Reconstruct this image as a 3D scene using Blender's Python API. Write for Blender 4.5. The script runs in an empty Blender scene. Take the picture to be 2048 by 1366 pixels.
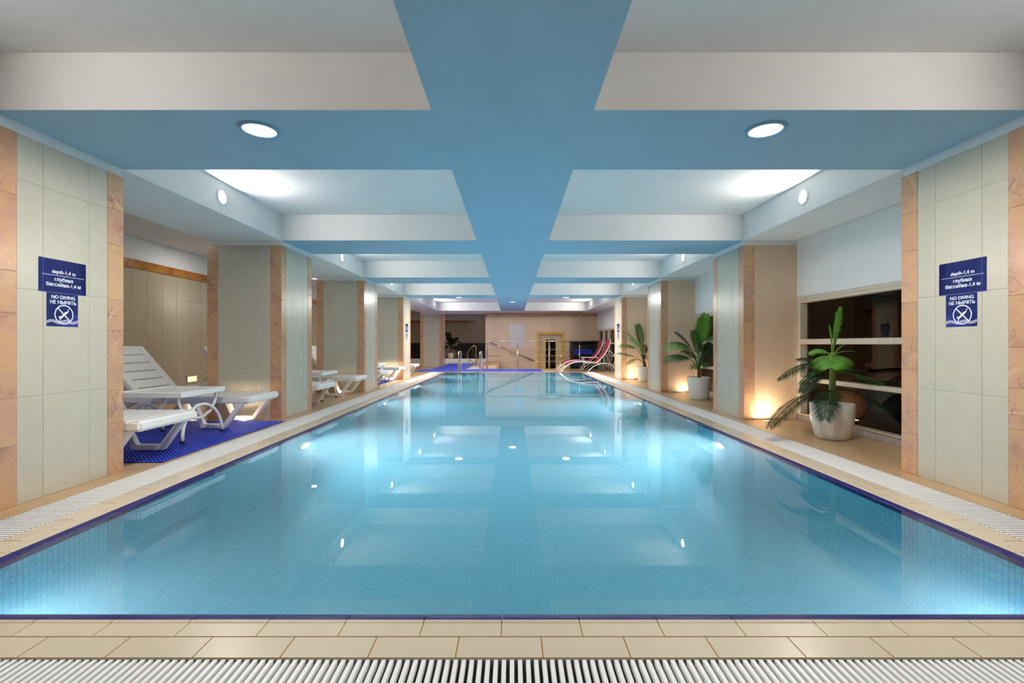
import bpy, bmesh, math, random
from mathutils import Vector, Matrix

random.seed(7)
R = math.radians
scene = bpy.context.scene
COL = scene.collection

# ------------------------------------------------------------------ camera, world, exposure
F = 925.0                      # focal length in pixels of the 2048 wide frame
EYE = 0.90
cam_data = bpy.data.cameras.new('camera')
cam_data.sensor_width = 36.0
cam_data.lens = F / 2048 * 36.0
cam_data.shift_x = -0.0005
cam_data.shift_y = 5.0 / 2048
cam_data.clip_start = 0.05
cam_data.clip_end = 200
cam = bpy.data.objects.new('camera', cam_data)
cam.location = (0, 0, EYE)
cam.rotation_euler = (R(90), 0, 0)
COL.objects.link(cam)
scene.camera = cam

world = bpy.data.worlds.new('night')
scene.world = world
world.use_nodes = True
world.node_tree.nodes['Background'].inputs[0].default_value = (0.004, 0.004, 0.006, 1)
world.node_tree.nodes['Background'].inputs[1].default_value = 1.0

vs = scene.view_settings
vs.view_transform = 'Standard'
vs.look = 'None'
vs.gamma = 1.0
vs.use_curve_mapping = False
vs.exposure = 0.45
cy = scene.cycles
cy.use_denoising = True
cy.max_bounces = 9
cy.diffuse_bounces = 4
cy.glossy_bounces = 5
cy.transmission_bounces = 6
cy.transparent_max_bounces = 8
cy.sample_clamp_indirect = 6.0
cy.caustics_reflective = False
cy.caustics_refractive = True
cy.blur_glossy = 1.0
cy.volume_bounces = 1
cy.adaptive_threshold = 0.04

# lamp powers (watts); some unseen lamps are added to the rows
P_WALL = 12.0
P_DOWN = 30.0
P_AISLE = 7.0
P_UP = 3.6
P_POOL = 40.0
WHITE_L = (1.0, 0.955, 0.90)
WARM_L = (1.0, 0.79, 0.55)
POOL_L = (0.84, 0.92, 1.0)

# ------------------------------------------------------------------ geometry constants
XC = 2.763                     # pool face of the columns
XL_OUT = -3.65                 # aisle side of the left columns
X_WALL_L = -5.45
X_WIN = 3.40
Z_SOF = 2.138                  # beam soffits
Z_CEIL = 2.445                 # coffer ceilings
COL_Y = [2.447 + 3.08 * k for k in range(4)]
COL_D = 0.838
Y_NEAR = -1.3
Y_FAR = 18.5
Y_LOUNGE = 24.0
LIP_X, LIP_Y0, LIP_Y1 = 2.16, 1.508, 14.73
Z_WATER = -0.008
GR_IN, GR_OUT = 2.345, 2.62    # side grates
GR_Y0, GR_Y1 = 1.05, 1.326     # near grate

# ------------------------------------------------------------------ helpers
def srgb(r, g, b):
    f = lambda c: c / 12.92 if c <= 0.04045 else ((c + 0.055) / 1.055) ** 2.4
    return (f(r / 255), f(g / 255), f(b / 255), 1)

class MB:
    """collects shapes; build() links them as one mesh object"""
    def __init__(s):
        s.v, s.f, s.m, s.sm = [], [], [], []
    def add(s, vs_, fs_, mi=0, smooth=False):
        o = len(s.v)
        s.v += [tuple(p) for p in vs_]
        for k, f in enumerate(fs_):
            s.f.append(tuple(i + o for i in f))
            s.m.append(mi[k] if isinstance(mi, (list, tuple)) else mi)
            s.sm.append(smooth)
        return s
    def box(s, x0, x1, y0, y1, z0, z1, mi=0):
        vv = [(x0,y0,z0),(x1,y0,z0),(x1,y1,z0),(x0,y1,z0),(x0,y0,z1),(x1,y0,z1),(x1,y1,z1),(x0,y1,z1)]
        ff = [(0,3,2,1),(4,5,6,7),(0,1,5,4),(1,2,6,5),(2,3,7,6),(3,0,4,7)]  # bottom, top, -y, +x, +y, -x
        return s.add(vv, ff, mi)
    def bar(s, a, b, w, h, up=(0,0,1), mi=0):
        a, b = Vector(a), Vector(b); t = (b - a).normalized()
        sd = t.cross(Vector(up))
        if sd.length < 1e-5: sd = t.cross(Vector((1,0,0)))
        sd.normalize(); n = sd.cross(t)
        vv = []
        for p in (a, b):
            for i, j in ((-1,-1),(1,-1),(1,1),(-1,1)):
                vv.append(p + sd*(i*w/2) + n*(j*h/2))
        return s.add(vv, [(0,1,2,3),(7,6,5,4),(0,4,5,1),(1,5,6,2),(2,6,7,3),(3,7,4,0)], mi)
    def tube(s, pts, r, n=8, mi=0, closed=False, caps=True):
        pts = [Vector(p) for p in pts]; N = len(pts)
        rr = r if isinstance(r, (list, tuple)) else [r]*N
        vv, ff = [], []
        prev = None
        for i, p in enumerate(pts):
            if closed: t = pts[(i+1) % N] - pts[i-1]
            else: t = pts[min(i+1, N-1)] - pts[max(i-1, 0)]
            t.normalize()
            if prev is None:
                a = Vector((0,0,1)) if abs(t.z) < 0.9 else Vector((1,0,0))
                u = t.cross(a).normalized()
            else:
                u = prev - t*prev.dot(t)
                if u.length < 1e-6: u = t.orthogonal()
                u.normalize()
            prev = u; w = t.cross(u)
            for k in range(n):
                an = 2*math.pi*k/n
                vv.append(p + (u*math.cos(an) + w*math.sin(an))*rr[i])
        for i in range(N if closed else N-1):
            j = (i+1) % N
            for k in range(n):
                k2 = (k+1) % n
                ff.append((i*n+k, i*n+k2, j*n+k2, j*n+k))
        if caps and not closed:
            ff.append(tuple(range(n))[::-1]); ff.append(tuple((N-1)*n + k for k in range(n)))
        return s.add(vv, ff, mi, True)
    def lathe(s, prof, n=32, c=(0,0,0), mi=0, smooth=True, axis='z'):
        vv, ff = [], []
        for r, z in prof:
            for k in range(n):
                an = 2*math.pi*k/n
                p = (r*math.cos(an), r*math.sin(an), z)
                if axis == 'x': p = (p[2], p[0], p[1])
                vv.append((c[0]+p[0], c[1]+p[1], c[2]+p[2]))
        for i in range(len(prof)-1):
            for k in range(n):
                k2 = (k+1) % n
                ff.append((i*n+k, i*n+k2, (i+1)*n+k2, (i+1)*n+k))
        return s.add(vv, ff, mi, smooth)
    def disc(s, r, z=0.0, n=32, c=(0,0), mi=0, up=True):
        vv = [(c[0]+r*math.cos(2*math.pi*k/n), c[1]+r*math.sin(2*math.pi*k/n), z) for k in range(n)]
        return s.add(vv, [tuple(range(n)) if up else tuple(range(n))[::-1]], mi)
    def prism(s, poly, t, mi=0):
        """poly in local xy, extruded 0..t in z"""
        n = len(poly)
        vv = [(x, y, 0) for x, y in poly] + [(x, y, t) for x, y in poly]
        ff = [tuple(range(n))[::-1], tuple(range(n, 2*n))] + [(i, (i+1) % n, n+(i+1) % n, n+i) for i in range(n)]
        return s.add(vv, ff, mi)
    def mesh(s, name, mats, bevel=0.0, seg=1):
        me = bpy.data.meshes.new(name)
        me.from_pydata([tuple(p) for p in s.v], [], s.f)
        mats = mats if isinstance(mats, (list, tuple)) else [mats]
        for m in mats: me.materials.append(m)
        me.polygons.foreach_set('material_index', s.m)
        me.polygons.foreach_set('use_smooth', s.sm)
        if bevel:
            bm = bmesh.new(); bm.from_mesh(me)
            bmesh.ops.bevel(bm, geom=bm.edges[:], offset=bevel, segments=seg, affect='EDGES', clamp_overlap=True)
            bm.to_mesh(me); bm.free()
        me.update()
        return me
    def build(s, name, mats, parent=None, world=None, bevel=0.0, seg=1):
        return place(name, s.mesh(name, mats, bevel, seg), parent, world)

def place(name, me, parent=None, world=None):
    """world: matrix in scene space; the parent has to be top-level or its child"""
    o = bpy.data.objects.new(name, me)
    COL.objects.link(o)
    w = world if world is not None else Matrix.Identity(4)
    if parent is not None:
        o.parent = parent
        o.matrix_basis = world_of(parent).inverted() @ w if world is not None else Matrix.Identity(4)
    else:
        o.matrix_basis = w
    return o

def world_of(o):
    m = o.matrix_basis.copy()
    while o.parent is not None:
        o = o.parent
        m = o.matrix_basis @ m
    return m

def tag(o, label=None, cat=None, group=None, kind=None):
    if label: o['label'] = label
    if cat: o['category'] = cat
    if group: o['group'] = group
    if kind: o['kind'] = kind
    return o

def thing(name, loc=(0,0,0), label=None, cat=None, group=None, rz=0.0, kind=None):
    o = bpy.data.objects.new(name, None)
    o.empty_display_size = 0.1
    COL.objects.link(o)
    o.matrix_basis = Matrix.Translation(loc) @ Matrix.Rotation(rz, 4, 'Z')
    return tag(o, label, cat, group, kind)

def copy_tree(o, parent=None):
    c = o.copy(); COL.objects.link(c); c.parent = parent
    if parent is not None: c.matrix_basis = o.matrix_basis.copy()
    for ch in list(o.children): copy_tree(ch, c)
    return c

def frame(ox, oy, oz, x, y, z):
    m = Matrix((( x[0], y[0], z[0], ox), (x[1], y[1], z[1], oy), (x[2], y[2], z[2], oz), (0,0,0,1)))
    return m
def face_px(ox, oy, oz):    # surface looking to +X; local x runs to +Y
    return frame(ox, oy, oz, (0,1,0), (0,0,1), (1,0,0))
def face_nx(ox, oy, oz):    # surface looking to -X; local x runs to -Y
    return frame(ox, oy, oz, (0,-1,0), (0,0,1), (-1,0,0))
def face_ny(ox, oy, oz):    # surface looking to the camera
    return frame(ox, oy, oz, (1,0,0), (0,0,1), (0,-1,0))

# ------------------------------------------------------------------ materials
def new_mat(name):
    m = bpy.data.materials.new(name); m.use_nodes = True
    nt = m.node_tree
    return m, nt, nt.nodes['Principled BSDF']
def N(nt, kind, **kw):
    n = nt.nodes.new(kind)
    for k, v in kw.items(): setattr(n, k, v)
    return n
def ramp(nt, stops):
    r = N(nt, 'ShaderNodeValToRGB')
    cr = r.color_ramp
    while len(cr.elements) < len(stops): cr.elements.new(0.5)
    for e, (p, c) in zip(cr.elements, stops): e.position = p; e.color = c
    return r
def mixc(nt, a, b, fac, mode='MIX'):
    n = N(nt, 'ShaderNodeMix', data_type='RGBA', blend_type=mode)
    L = nt.links
    for sock, val in ((n.inputs[0], fac), (n.inputs[6], a), (n.inputs[7], b)):
        if hasattr(val, 'links'): L.new(val, sock)
        else: sock.default_value = val
    return n.outputs[2]

def simple(name, col, rough=0.5, metal=0.0, spec=0.5, noise=0.0, scale=20.0, bump=0.0, rand=0.0, coat=0.0):
    m, nt, b = new_mat(name); L = nt.links
    b.inputs['Base Color'].default_value = col
    b.inputs['Roughness'].default_value = rough
    b.inputs['Metallic'].default_value = metal
    b.inputs['Specular IOR Level'].default_value = spec
    b.inputs['Coat Weight'].default_value = coat
    if noise or bump or rand:
        tc = N(nt, 'ShaderNodeTexCoord')
        nz = N(nt, 'ShaderNodeTexNoise'); nz.inputs['Scale'].default_value = scale; nz.inputs['Detail'].default_value = 5
        L.new(tc.outputs['Object'], nz.inputs['Vector'])
        src = None
        if noise:
            lo = tuple(c*(1-noise) for c in col[:3]) + (1,); hi = tuple(min(1, c*(1+noise)) for c in col[:3]) + (1,)
            rp = ramp(nt, [(0.3, lo), (0.7, hi)]); L.new(nz.outputs['Fac'], rp.inputs[0]); src = rp.outputs[0]
        if rand:
            oi = N(nt, 'ShaderNodeObjectInfo')
            rp2 = ramp(nt, [(0, (1-rand,)*3 + (1,)), (1, (1,1,1,1))]); L.new(oi.outputs['Random'], rp2.inputs[0])
            src = mixc(nt, src if src is not None else col, rp2.outputs[0], 1.0, 'MULTIPLY')
        if src is not None: L.new(src, b.inputs['Base Color'])
        if bump:
            bp = N(nt, 'ShaderNodeBump'); bp.inputs['Strength'].default_value = bump; bp.inputs['Distance'].default_value = 0.01
            L.new(nz.outputs['Fac'], bp.inputs['Height']); L.new(bp.outputs[0], b.inputs['Normal'])
    return m

def emitter(name, col, strength):
    m, nt, b = new_mat(name)
    b.inputs['Base Color'].default_value = (0.8, 0.8, 0.8, 1)
    b.inputs['Emission Color'].default_value = col if len(col) == 4 else tuple(col) + (1,)
    b.inputs['Emission Strength'].default_value = strength
    return m

def marble_mat(name, tones, vein, dark=1.0):
    m, nt, b = new_mat(name); L = nt.links
    tc = N(nt, 'ShaderNodeTexCoord'); oi = N(nt, 'ShaderNodeObjectInfo')
    mul = N(nt, 'ShaderNodeVectorMath', operation='SCALE'); mul.inputs['Scale'].default_value = 37.0
    cmb = N(nt, 'ShaderNodeCombineXYZ')
    for k in range(3): L.new(oi.outputs['Random'], cmb.inputs[k])
    L.new(cmb.outputs[0], mul.inputs[0])
    add = N(nt, 'ShaderNodeVectorMath', operation='ADD')
    L.new(tc.outputs['Object'], add.inputs[0]); L.new(mul.outputs[0], add.inputs[1])
    nz = N(nt, 'ShaderNodeTexNoise'); nz.inputs['Scale'].default_value = 5; nz.inputs['Detail'].default_value = 8; nz.inputs['Roughness'].default_value = 0.65
    L.new(add.outputs[0], nz.inputs['Vector'])
    rp = ramp(nt, [(0.30, tones[0]), (0.46, tones[1]), (0.60, tones[2]), (0.74, tones[3])])
    L.new(nz.outputs['Fac'], rp.inputs[0])
    # crooked veins: edges of distorted cells
    nz2 = N(nt, 'ShaderNodeTexNoise'); nz2.inputs['Scale'].default_value = 7; nz2.inputs['Detail'].default_value = 4
    L.new(add.outputs[0], nz2.inputs['Vector'])
    ds = N(nt, 'ShaderNodeVectorMath', operation='SCALE'); ds.inputs['Scale'].default_value = 0.16
    L.new(nz2.outputs['Color'], ds.inputs[0])
    ad2 = N(nt, 'ShaderNodeVectorMath', operation='ADD'); L.new(add.outputs[0], ad2.inputs[0]); L.new(ds.outputs[0], ad2.inputs[1])
    vo = N(nt, 'ShaderNodeTexVoronoi', feature='DISTANCE_TO_EDGE'); vo.inputs['Scale'].default_value = 11
    L.new(ad2.outputs[0], vo.inputs['Vector'])
    vr = ramp(nt, [(0.0, (1,1,1,1)), (0.035, (0,0,0,1))]); L.new(vo.outputs['Distance'], vr.inputs[0])
    nz3 = N(nt, 'ShaderNodeTexNoise'); nz3.inputs['Scale'].default_value = 4
    L.new(add.outputs[0], nz3.inputs['Vector'])
    r3 = ramp(nt, [(0.47, (0,0,0,1)), (0.66, (0.7,0.7,0.7,1))]); L.new(nz3.outputs['Fac'], r3.inputs[0])
    mm = N(nt, 'ShaderNodeMath', operation='MULTIPLY'); L.new(vr.outputs[0], mm.inputs[0]); L.new(r3.outputs[0], mm.inputs[1])
    c1 = mixc(nt, rp.outputs[0], vein, mm.outputs[0])
    # a few pale quartz streaks
    vo2 = N(nt, 'ShaderNodeTexVoronoi', feature='DISTANCE_TO_EDGE'); vo2.inputs['Scale'].default_value = 3.1
    L.new(ad2.outputs[0], vo2.inputs['Vector'])
    wr = ramp(nt, [(0.0, (0.6,0.6,0.6,1)), (0.02, (0,0,0,1))]); L.new(vo2.outputs['Distance'], wr.inputs[0])
    mm2 = N(nt, 'ShaderNodeMath', operation='MULTIPLY'); L.new(wr.outputs[0], mm2.inputs[0]); L.new(r3.outputs[0], mm2.inputs[1])
    c2 = mixc(nt, c1, (0.78, 0.70, 0.62, 1), mm2.outputs[0])
    tint = ramp(nt, [(0, (0.86, 0.76, 0.72, 1)), (0.35, (1.0, 0.95, 0.82, 1)), (0.7, (1.0, 0.86, 0.78, 1)), (1, (0.94, 0.88, 0.86, 1))]); L.new(oi.outputs['Random'], tint.inputs[0])
    c3 = mixc(nt, c2, tint.outputs[0], 1.0, 'MULTIPLY')
    L.new(c3, b.inputs['Base Color'])
    b.inputs['Roughness'].default_value = 0.22
    return m

def mosaic_mat():
    m, nt, b = new_mat('pool mosaic'); L = nt.links
    geo = N(nt, 'ShaderNodeNewGeometry')
    sc = N(nt, 'ShaderNodeVectorMath', operation='SCALE'); sc.inputs['Scale'].default_value = 1/0.026
    off = N(nt, 'ShaderNodeVectorMath', operation='ADD'); off.inputs[1].default_value = (0.37, 0.41, 0.43)
    L.new(geo.outputs['Position'], sc.inputs[0]); L.new(sc.outputs[0], off.inputs[0])
    fl = N(nt, 'ShaderNodeVectorMath', operation='FLOOR'); L.new(off.outputs[0], fl.inputs[0])
    wn = N(nt, 'ShaderNodeTexWhiteNoise', noise_dimensions='3D'); L.new(fl.outputs[0], wn.inputs['Vector'])
    rp = ramp(nt, [(0.0, srgb(84,174,202)), (0.35, srgb(96,184,208)), (0.7, srgb(106,192,212)), (1.0, srgb(120,202,216))])
    L.new(wn.outputs['Value'], rp.inputs[0])
    fr = N(nt, 'ShaderNodeVectorMath', operation='FRACTION'); L.new(off.outputs[0], fr.inputs[0])
    # grout lines, on the two in-plane axes only
    nab = N(nt, 'ShaderNodeVectorMath', operation='ABSOLUTE'); L.new(geo.outputs['Normal'], nab.inputs[0])
    sx, sn = N(nt, 'ShaderNodeSeparateXYZ'), N(nt, 'ShaderNodeSeparateXYZ')
    L.new(fr.outputs[0], sx.inputs[0]); L.new(nab.outputs[0], sn.inputs[0])
    acc = None
    for k in range(3):
        lt = N(nt, 'ShaderNodeMath', operation='LESS_THAN'); lt.inputs[1].default_value = 0.10; L.new(sx.outputs[k], lt.inputs[0])
        inp = N(nt, 'ShaderNodeMath', operation='LESS_THAN'); inp.inputs[1].default_value = 0.5; L.new(sn.outputs[k], inp.inputs[0])
        mu = N(nt, 'ShaderNodeMath', operation='MULTIPLY'); L.new(lt.outputs[0], mu.inputs[0]); L.new(inp.outputs[0], mu.inputs[1])
        if acc is None: acc = mu
        else:
            mx = N(nt, 'ShaderNodeMath', operation='MAXIMUM'); L.new(acc.outputs[0], mx.inputs[0]); L.new(mu.outputs[0], mx.inputs[1]); acc = mx
    c = mixc(nt, rp.outputs[0], srgb(72, 130, 158), acc.outputs[0])
    L.new(c, b.inputs['Base Color'])
    b.inputs['Roughness'].default_value = 0.35
    return m

def water_mat():
    m = bpy.data.materials.new('pool water'); m.use_nodes = True
    nt = m.node_tree; L = nt.links
    nt.nodes.clear()
    out = N(nt, 'ShaderNodeOutputMaterial')
    g = N(nt, 'ShaderNodeBsdfGlass'); g.inputs['IOR'].default_value = 1.333; g.inputs['Roughness'].default_value = 0.0
    g.inputs['Color'].default_value = (1, 1, 1, 1)
    tc = N(nt, 'ShaderNodeTexCoord')
    nz = N(nt, 'ShaderNodeTexNoise'); nz.inputs['Scale'].default_value = 2.2; nz.inputs['Detail'].default_value = 2
    L.new(tc.outputs['Object'], nz.inputs['Vector'])
    bp = N(nt, 'ShaderNodeBump'); bp.inputs['Strength'].default_value = 0.012; bp.inputs['Distance'].default_value = 0.02
    L.new(nz.outputs['Fac'], bp.inputs['Height']); L.new(bp.outputs[0], g.inputs['Normal'])
    L.new(g.outputs[0], out.inputs['Surface'])
    ab = N(nt, 'ShaderNodeVolumeAbsorption'); ab.inputs['Color'].default_value = (0.18, 0.86, 1.0, 1); ab.inputs['Density'].default_value = 0.34
    scv = N(nt, 'ShaderNodeVolumeScatter'); scv.inputs['Color'].default_value = (0.56, 0.90, 1.0, 1); scv.inputs['Density'].default_value = 0.50; scv.inputs['Anisotropy'].default_value = 0.05
    ads = N(nt, 'ShaderNodeAddShader'); L.new(ab.outputs[0], ads.inputs[0]); L.new(scv.outputs[0], ads.inputs[1])
    L.new(ads.outputs[0], out.inputs['Volume'])
    m.cycles.homogeneous_volume = True
    return m

def glass_mat():
    m = bpy.data.materials.new('dark window glass'); m.use_nodes = True
    nt = m.node_tree; L = nt.links; nt.nodes.clear()
    out = N(nt, 'ShaderNodeOutputMaterial')
    tr = N(nt, 'ShaderNodeBsdfTransparent'); tr.inputs[0].default_value = (0.5, 0.45, 0.42, 1)
    gl = N(nt, 'ShaderNodeBsdfGlossy'); gl.inputs['Roughness'].default_value = 0.02; gl.inputs['Color'].default_value = (0.85, 0.68, 0.58, 1)
    fr = N(nt, 'ShaderNodeFresnel'); fr.inputs['IOR'].default_value = 1.35
    mx = N(nt, 'ShaderNodeMixShader')
    L.new(fr.outputs[0], mx.inputs[0]); L.new(tr.outputs[0], mx.inputs[1]); L.new(gl.outputs[0], mx.inputs[2]); L.new(mx.outputs[0], out.inputs[0])
    return m

def floor_mat():
    m, nt, b = new_mat('beige deck tile'); L = nt.links
    geo = N(nt, 'ShaderNodeNewGeometry')
    nz = N(nt, 'ShaderNodeTexNoise'); nz.inputs['Scale'].default_value = 1.7; nz.inputs['Detail'].default_value = 6
    mp = N(nt, 'ShaderNodeMapping'); mp.inputs['Scale'].default_value = (3.0, 1.0, 1.0)
    L.new(geo.outputs['Position'], mp.inputs[0]); L.new(mp.outputs[0], nz.inputs['Vector'])
    rp = ramp(nt, [(0.3, srgb(184,150,110)), (0.7, srgb(200,168,126))]); L.new(nz.outputs['Fac'], rp.inputs[0])
    br = N(nt, 'ShaderNodeTexBrick'); br.offset = 0.0
    br.inputs['Scale'].default_value = 1.0; br.inputs['Brick Width'].default_value = 0.333; br.inputs['Row Height'].default_value = 0.333
    br.inputs['Mortar Size'].default_value = 0.0018; br.inputs['Mortar Smooth'].default_value = 0.2
    br.inputs['Color1'].default_value = (1,1,1,1); br.inputs['Color2'].default_value = (0.95,0.95,0.95,1); br.inputs['Mortar'].default_value = (0.72,0.68,0.62,1)
    L.new(geo.outputs['Position'], br.inputs['Vector'])
    c = mixc(nt, rp.outputs[0], br.outputs['Color'], 1.0, 'MULTIPLY')
    L.new(c, b.inputs['Base Color'])
    b.inputs['Roughness'].default_value = 0.33
    return m

M = {}
M['white'] = simple('white plaster', (0.80, 0.80, 0.80, 1), 0.75, noise=0.02, scale=6)
M['blue'] = simple('blue plaster', srgb(152, 188, 210), 0.6, noise=0.03, scale=3)
M['panel'] = simple('pale green-grey wall tile', srgb(192, 186, 169), 0.24, noise=0.035, scale=9, rand=0.05)
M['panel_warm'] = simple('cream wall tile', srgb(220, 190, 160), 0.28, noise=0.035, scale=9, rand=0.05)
M['panel_left'] = simple('olive cream wall tile', srgb(184, 169, 143), 0.24, noise=0.04, scale=7, rand=0.06)
M['grout_wall'] = simple('grey wall grout', srgb(176, 170, 152), 0.8)
M['marble'] = marble_mat('peach marble', [srgb(170,134,114), srgb(196,158,134), srgb(202,168,130), srgb(188,146,132)], srgb(126, 74, 54))
M['marble_dark'] = marble_mat('brown marble', [srgb(140,88,40), srgb(172,112,52), srgb(188,132,66), srgb(160,98,58)], srgb(92, 44, 20))
M['marble_grey'] = simple('grey marble', srgb(176, 168, 160), 0.25, noise=0.10, scale=14, rand=0.12)
M['floor'] = floor_mat()
M['coping'] = simple('cream glazed coping tile', srgb(200, 186, 162), 0.28, noise=0.02, scale=12, rand=0.05)
M['grout'] = simple('ochre grout', srgb(176, 126, 62), 0.85, noise=0.1, scale=60)
M['navy'] = simple('navy glazed nosing', srgb(18, 16, 92), 0.35, spec=0.3, noise=0.06, scale=40)
M['mosaic'] = mosaic_mat()
M['water'] = water_mat()
M['grate'] = simple('white grate plastic', (0.83, 0.83, 0.82, 1), 0.4, noise=0.03, scale=30)
M['gutter'] = simple('grey gutter', (0.20, 0.21, 0.20, 1), 0.6, noise=0.2, scale=9)
M['plastic'] = simple('white resin', (0.82, 0.81, 0.79, 1), 0.30)
M['rubber'] = simple('black rubber', (0.02, 0.02, 0.02, 1), 0.6)
M['mat'] = simple('royal blue mat', srgb(36, 74, 214), 0.5, noise=0.05, scale=40)
M['matbase'] = simple('navy mat base', srgb(16, 32, 128), 0.7)
M['sign'] = simple('blue sign', srgb(36, 52, 138), 0.35)
M['print'] = simple('white print', srgb(226, 228, 238), 0.5)
M['pot'] = simple('white pot', (0.78, 0.75, 0.70, 1), 0.22, noise=0.02, scale=5)
M['soil'] = simple('soil', (0.05, 0.035, 0.02, 1), 0.95, noise=0.4, scale=60, bump=0.6)
M['trunk'] = simple('palm trunk', srgb(120, 78, 40), 0.8, noise=0.3, scale=50, bump=0.5)
M['stem'] = simple('palm stem', srgb(108, 128, 52), 0.5, noise=0.12, scale=20)
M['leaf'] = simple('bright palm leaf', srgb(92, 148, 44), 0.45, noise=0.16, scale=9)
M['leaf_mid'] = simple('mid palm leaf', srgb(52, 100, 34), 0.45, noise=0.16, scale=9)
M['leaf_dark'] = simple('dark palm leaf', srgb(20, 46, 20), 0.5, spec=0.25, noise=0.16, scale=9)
M['frame'] = simple('cream window frame', srgb(206, 192, 172), 0.4, noise=0.03, scale=10)
M['glass'] = glass_mat()
M['chrome'] = simple('brushed steel', (0.66, 0.65, 0.64, 1), 0.16, metal=1.0)
M['brass'] = simple('brass handrail', (0.72, 0.62, 0.42, 1), 0.18, metal=1.0)
M['bezel'] = simple('white lamp ring', (0.78, 0.79, 0.80, 1), 0.35)
M['bezel_blue'] = simple('blue painted lamp ring', srgb(118, 164, 194), 0.4)
M['wood'] = simple('golden oak', srgb(214, 164, 52), 0.4, noise=0.12, scale=8)
M['door'] = simple('beige door leaf', srgb(206, 178, 128), 0.45, noise=0.06, scale=6)
M['board'] = simple('whiteboard', srgb(206, 198, 202), 0.25)
M['alu'] = simple('grey aluminium', (0.45, 0.45, 0.47, 1), 0.35, metal=0.8)
M['black'] = simple('black metal', (0.012, 0.012, 0.013, 1), 0.4)
M['kick'] = simple('blue foam', srgb(34, 54, 186), 0.6)
M['navybin'] = simple('navy plastic', srgb(44, 66, 116), 0.5)
M['red'] = simple('dark red sling', srgb(150, 26, 52), 0.7, noise=0.06, scale=80)
M['wicker'] = simple('dark wicker', (0.012, 0.010, 0.009, 1), 0.6, noise=0.5, scale=60, bump=0.5)
M['cushion'] = simple('dark cushion', (0.016, 0.018, 0.026, 1), 0.85)
M['lens'] = emitter('lit lens', (1.0, 0.97, 0.93), 3.0)
M['lens_warm'] = emitter('lit warm lens', (1.0, 0.62, 0.26), 1.0)
M['lens_pool'] = emitter('lit pool lens', (0.93, 0.97, 1.0), 5.0)

def disk_light(name, parent, world, size, power, color, kind='AREA', spot=None, blend=0.6, spread=None):
    ld = bpy.data.lights.new(name, kind)
    ld.energy = power; ld.color = color
    if kind == 'AREA':
        ld.shape = 'DISK'; ld.size = size
        if spread: ld.spread = spread
    else:
        ld.spot_size = spot; ld.spot_blend = blend; ld.shadow_soft_size = size
    o = bpy.data.objects.new(name, ld); COL.objects.link(o)
    o.parent = parent
    o.matrix_basis = world_of(parent).inverted() @ world
    return o

# ================================================================== SETTING
# ---- floor
fl = thing('floor', (0,0,0), 'beige tiled deck around the pool', kind='structure')
for (x0, x1, y0, y1) in [(X_WALL_L, -GR_OUT, Y_NEAR, 14.98), (GR_OUT, X_WIN + 0.2, Y_NEAR, 14.98),
                         (-GR_OUT, GR_OUT, Y_NEAR, GR_Y0), (X_WALL_L, X_WIN + 0.2, 14.98, 16.95), (X_WALL_L, -1.08, 16.95, 21.3)]:
    MB().box(x0, x1, y0, y1, -0.25, 0).build('deck', M['floor'], fl)
MB().box(-1.08, X_WIN + 0.2, 16.95, Y_FAR, -0.80, -0.70).build('lower_landing', M['floor'], fl)
MB().box(-1.08, X_WIN + 0.2, 16.85, 16.95, -0.70, -0.25).build('stair_side', M['panel_warm'], fl)
# raised lounge floor with two white steps
MB().box(X_WALL_L, -1.08, 21.45, Y_LOUNGE, -0.25, 0.21).build('lounge_deck', M['floor'], fl)
MB().box(X_WALL_L, -1.08, 21.30, 21.45, -0.25, 0.098).build('step', M['grate'], fl, bevel=0.006)
MB().box(X_WALL_L, -1.08, 21.42, 21.47, 0.100, 0.216).build('step', M['grate'], fl, bevel=0.006)

# ---- ceiling: slab, blue beams, white side beams
ce = thing('ceiling', (0,0,Z_CEIL), 'white coffered ceiling with blue beams', kind='structure')
I4 = Matrix.Identity(4)
MB().box(X_WALL_L - 0.2, X_WIN + 0.3, Y_NEAR - 0.2, Y_LOUNGE + 0.2, Z_CEIL, Z_CEIL + 0.12).build('slab', M['white'], ce, I4)
beam_m = [1, 0, 0, 0, 0, 0]       # painted soffit, white cheeks
spans = [(-0.633, 0.205)] + [(y, y + COL_D) for y in COL_Y]
for (a, b_) in spans:
    MB().box(-XC, XC, a, b_, Z_SOF, Z_CEIL - 0.001, beam_m).build('cross_beam', [M['white'], M['blue']], ce, I4)
gaps = [(Y_NEAR, -0.633)] + [(spans[k][1], spans[k+1][0]) for k in range(len(spans)-1)] + [(spans[-1][1], 17.2)]
for (a, b_) in gaps:
    MB().box(-0.431, 0.431, a + 0.001, b_ - 0.001, Z_SOF, Z_CEIL - 0.001, beam_m).build('centre_beam', [M['white'], M['blue']], ce, I4)
MB().box(XL_OUT, -XC - 0.001, Y_NEAR, 17.2, Z_SOF, Z_CEIL - 0.001).build('side_beam', M['white'], ce, I4)
MB().box(XC + 0.001, X_WIN + 0.25, Y_NEAR, 17.2, Z_SOF, Z_CEIL - 0.001).build('side_beam', M['white'], ce, I4)
MB().box(XL_OUT, X_WIN + 0.25, 17.2, 19.2, Z_SOF, Z_CEIL - 0.001).build('end_beam', M['white'], ce, I4)

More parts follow.
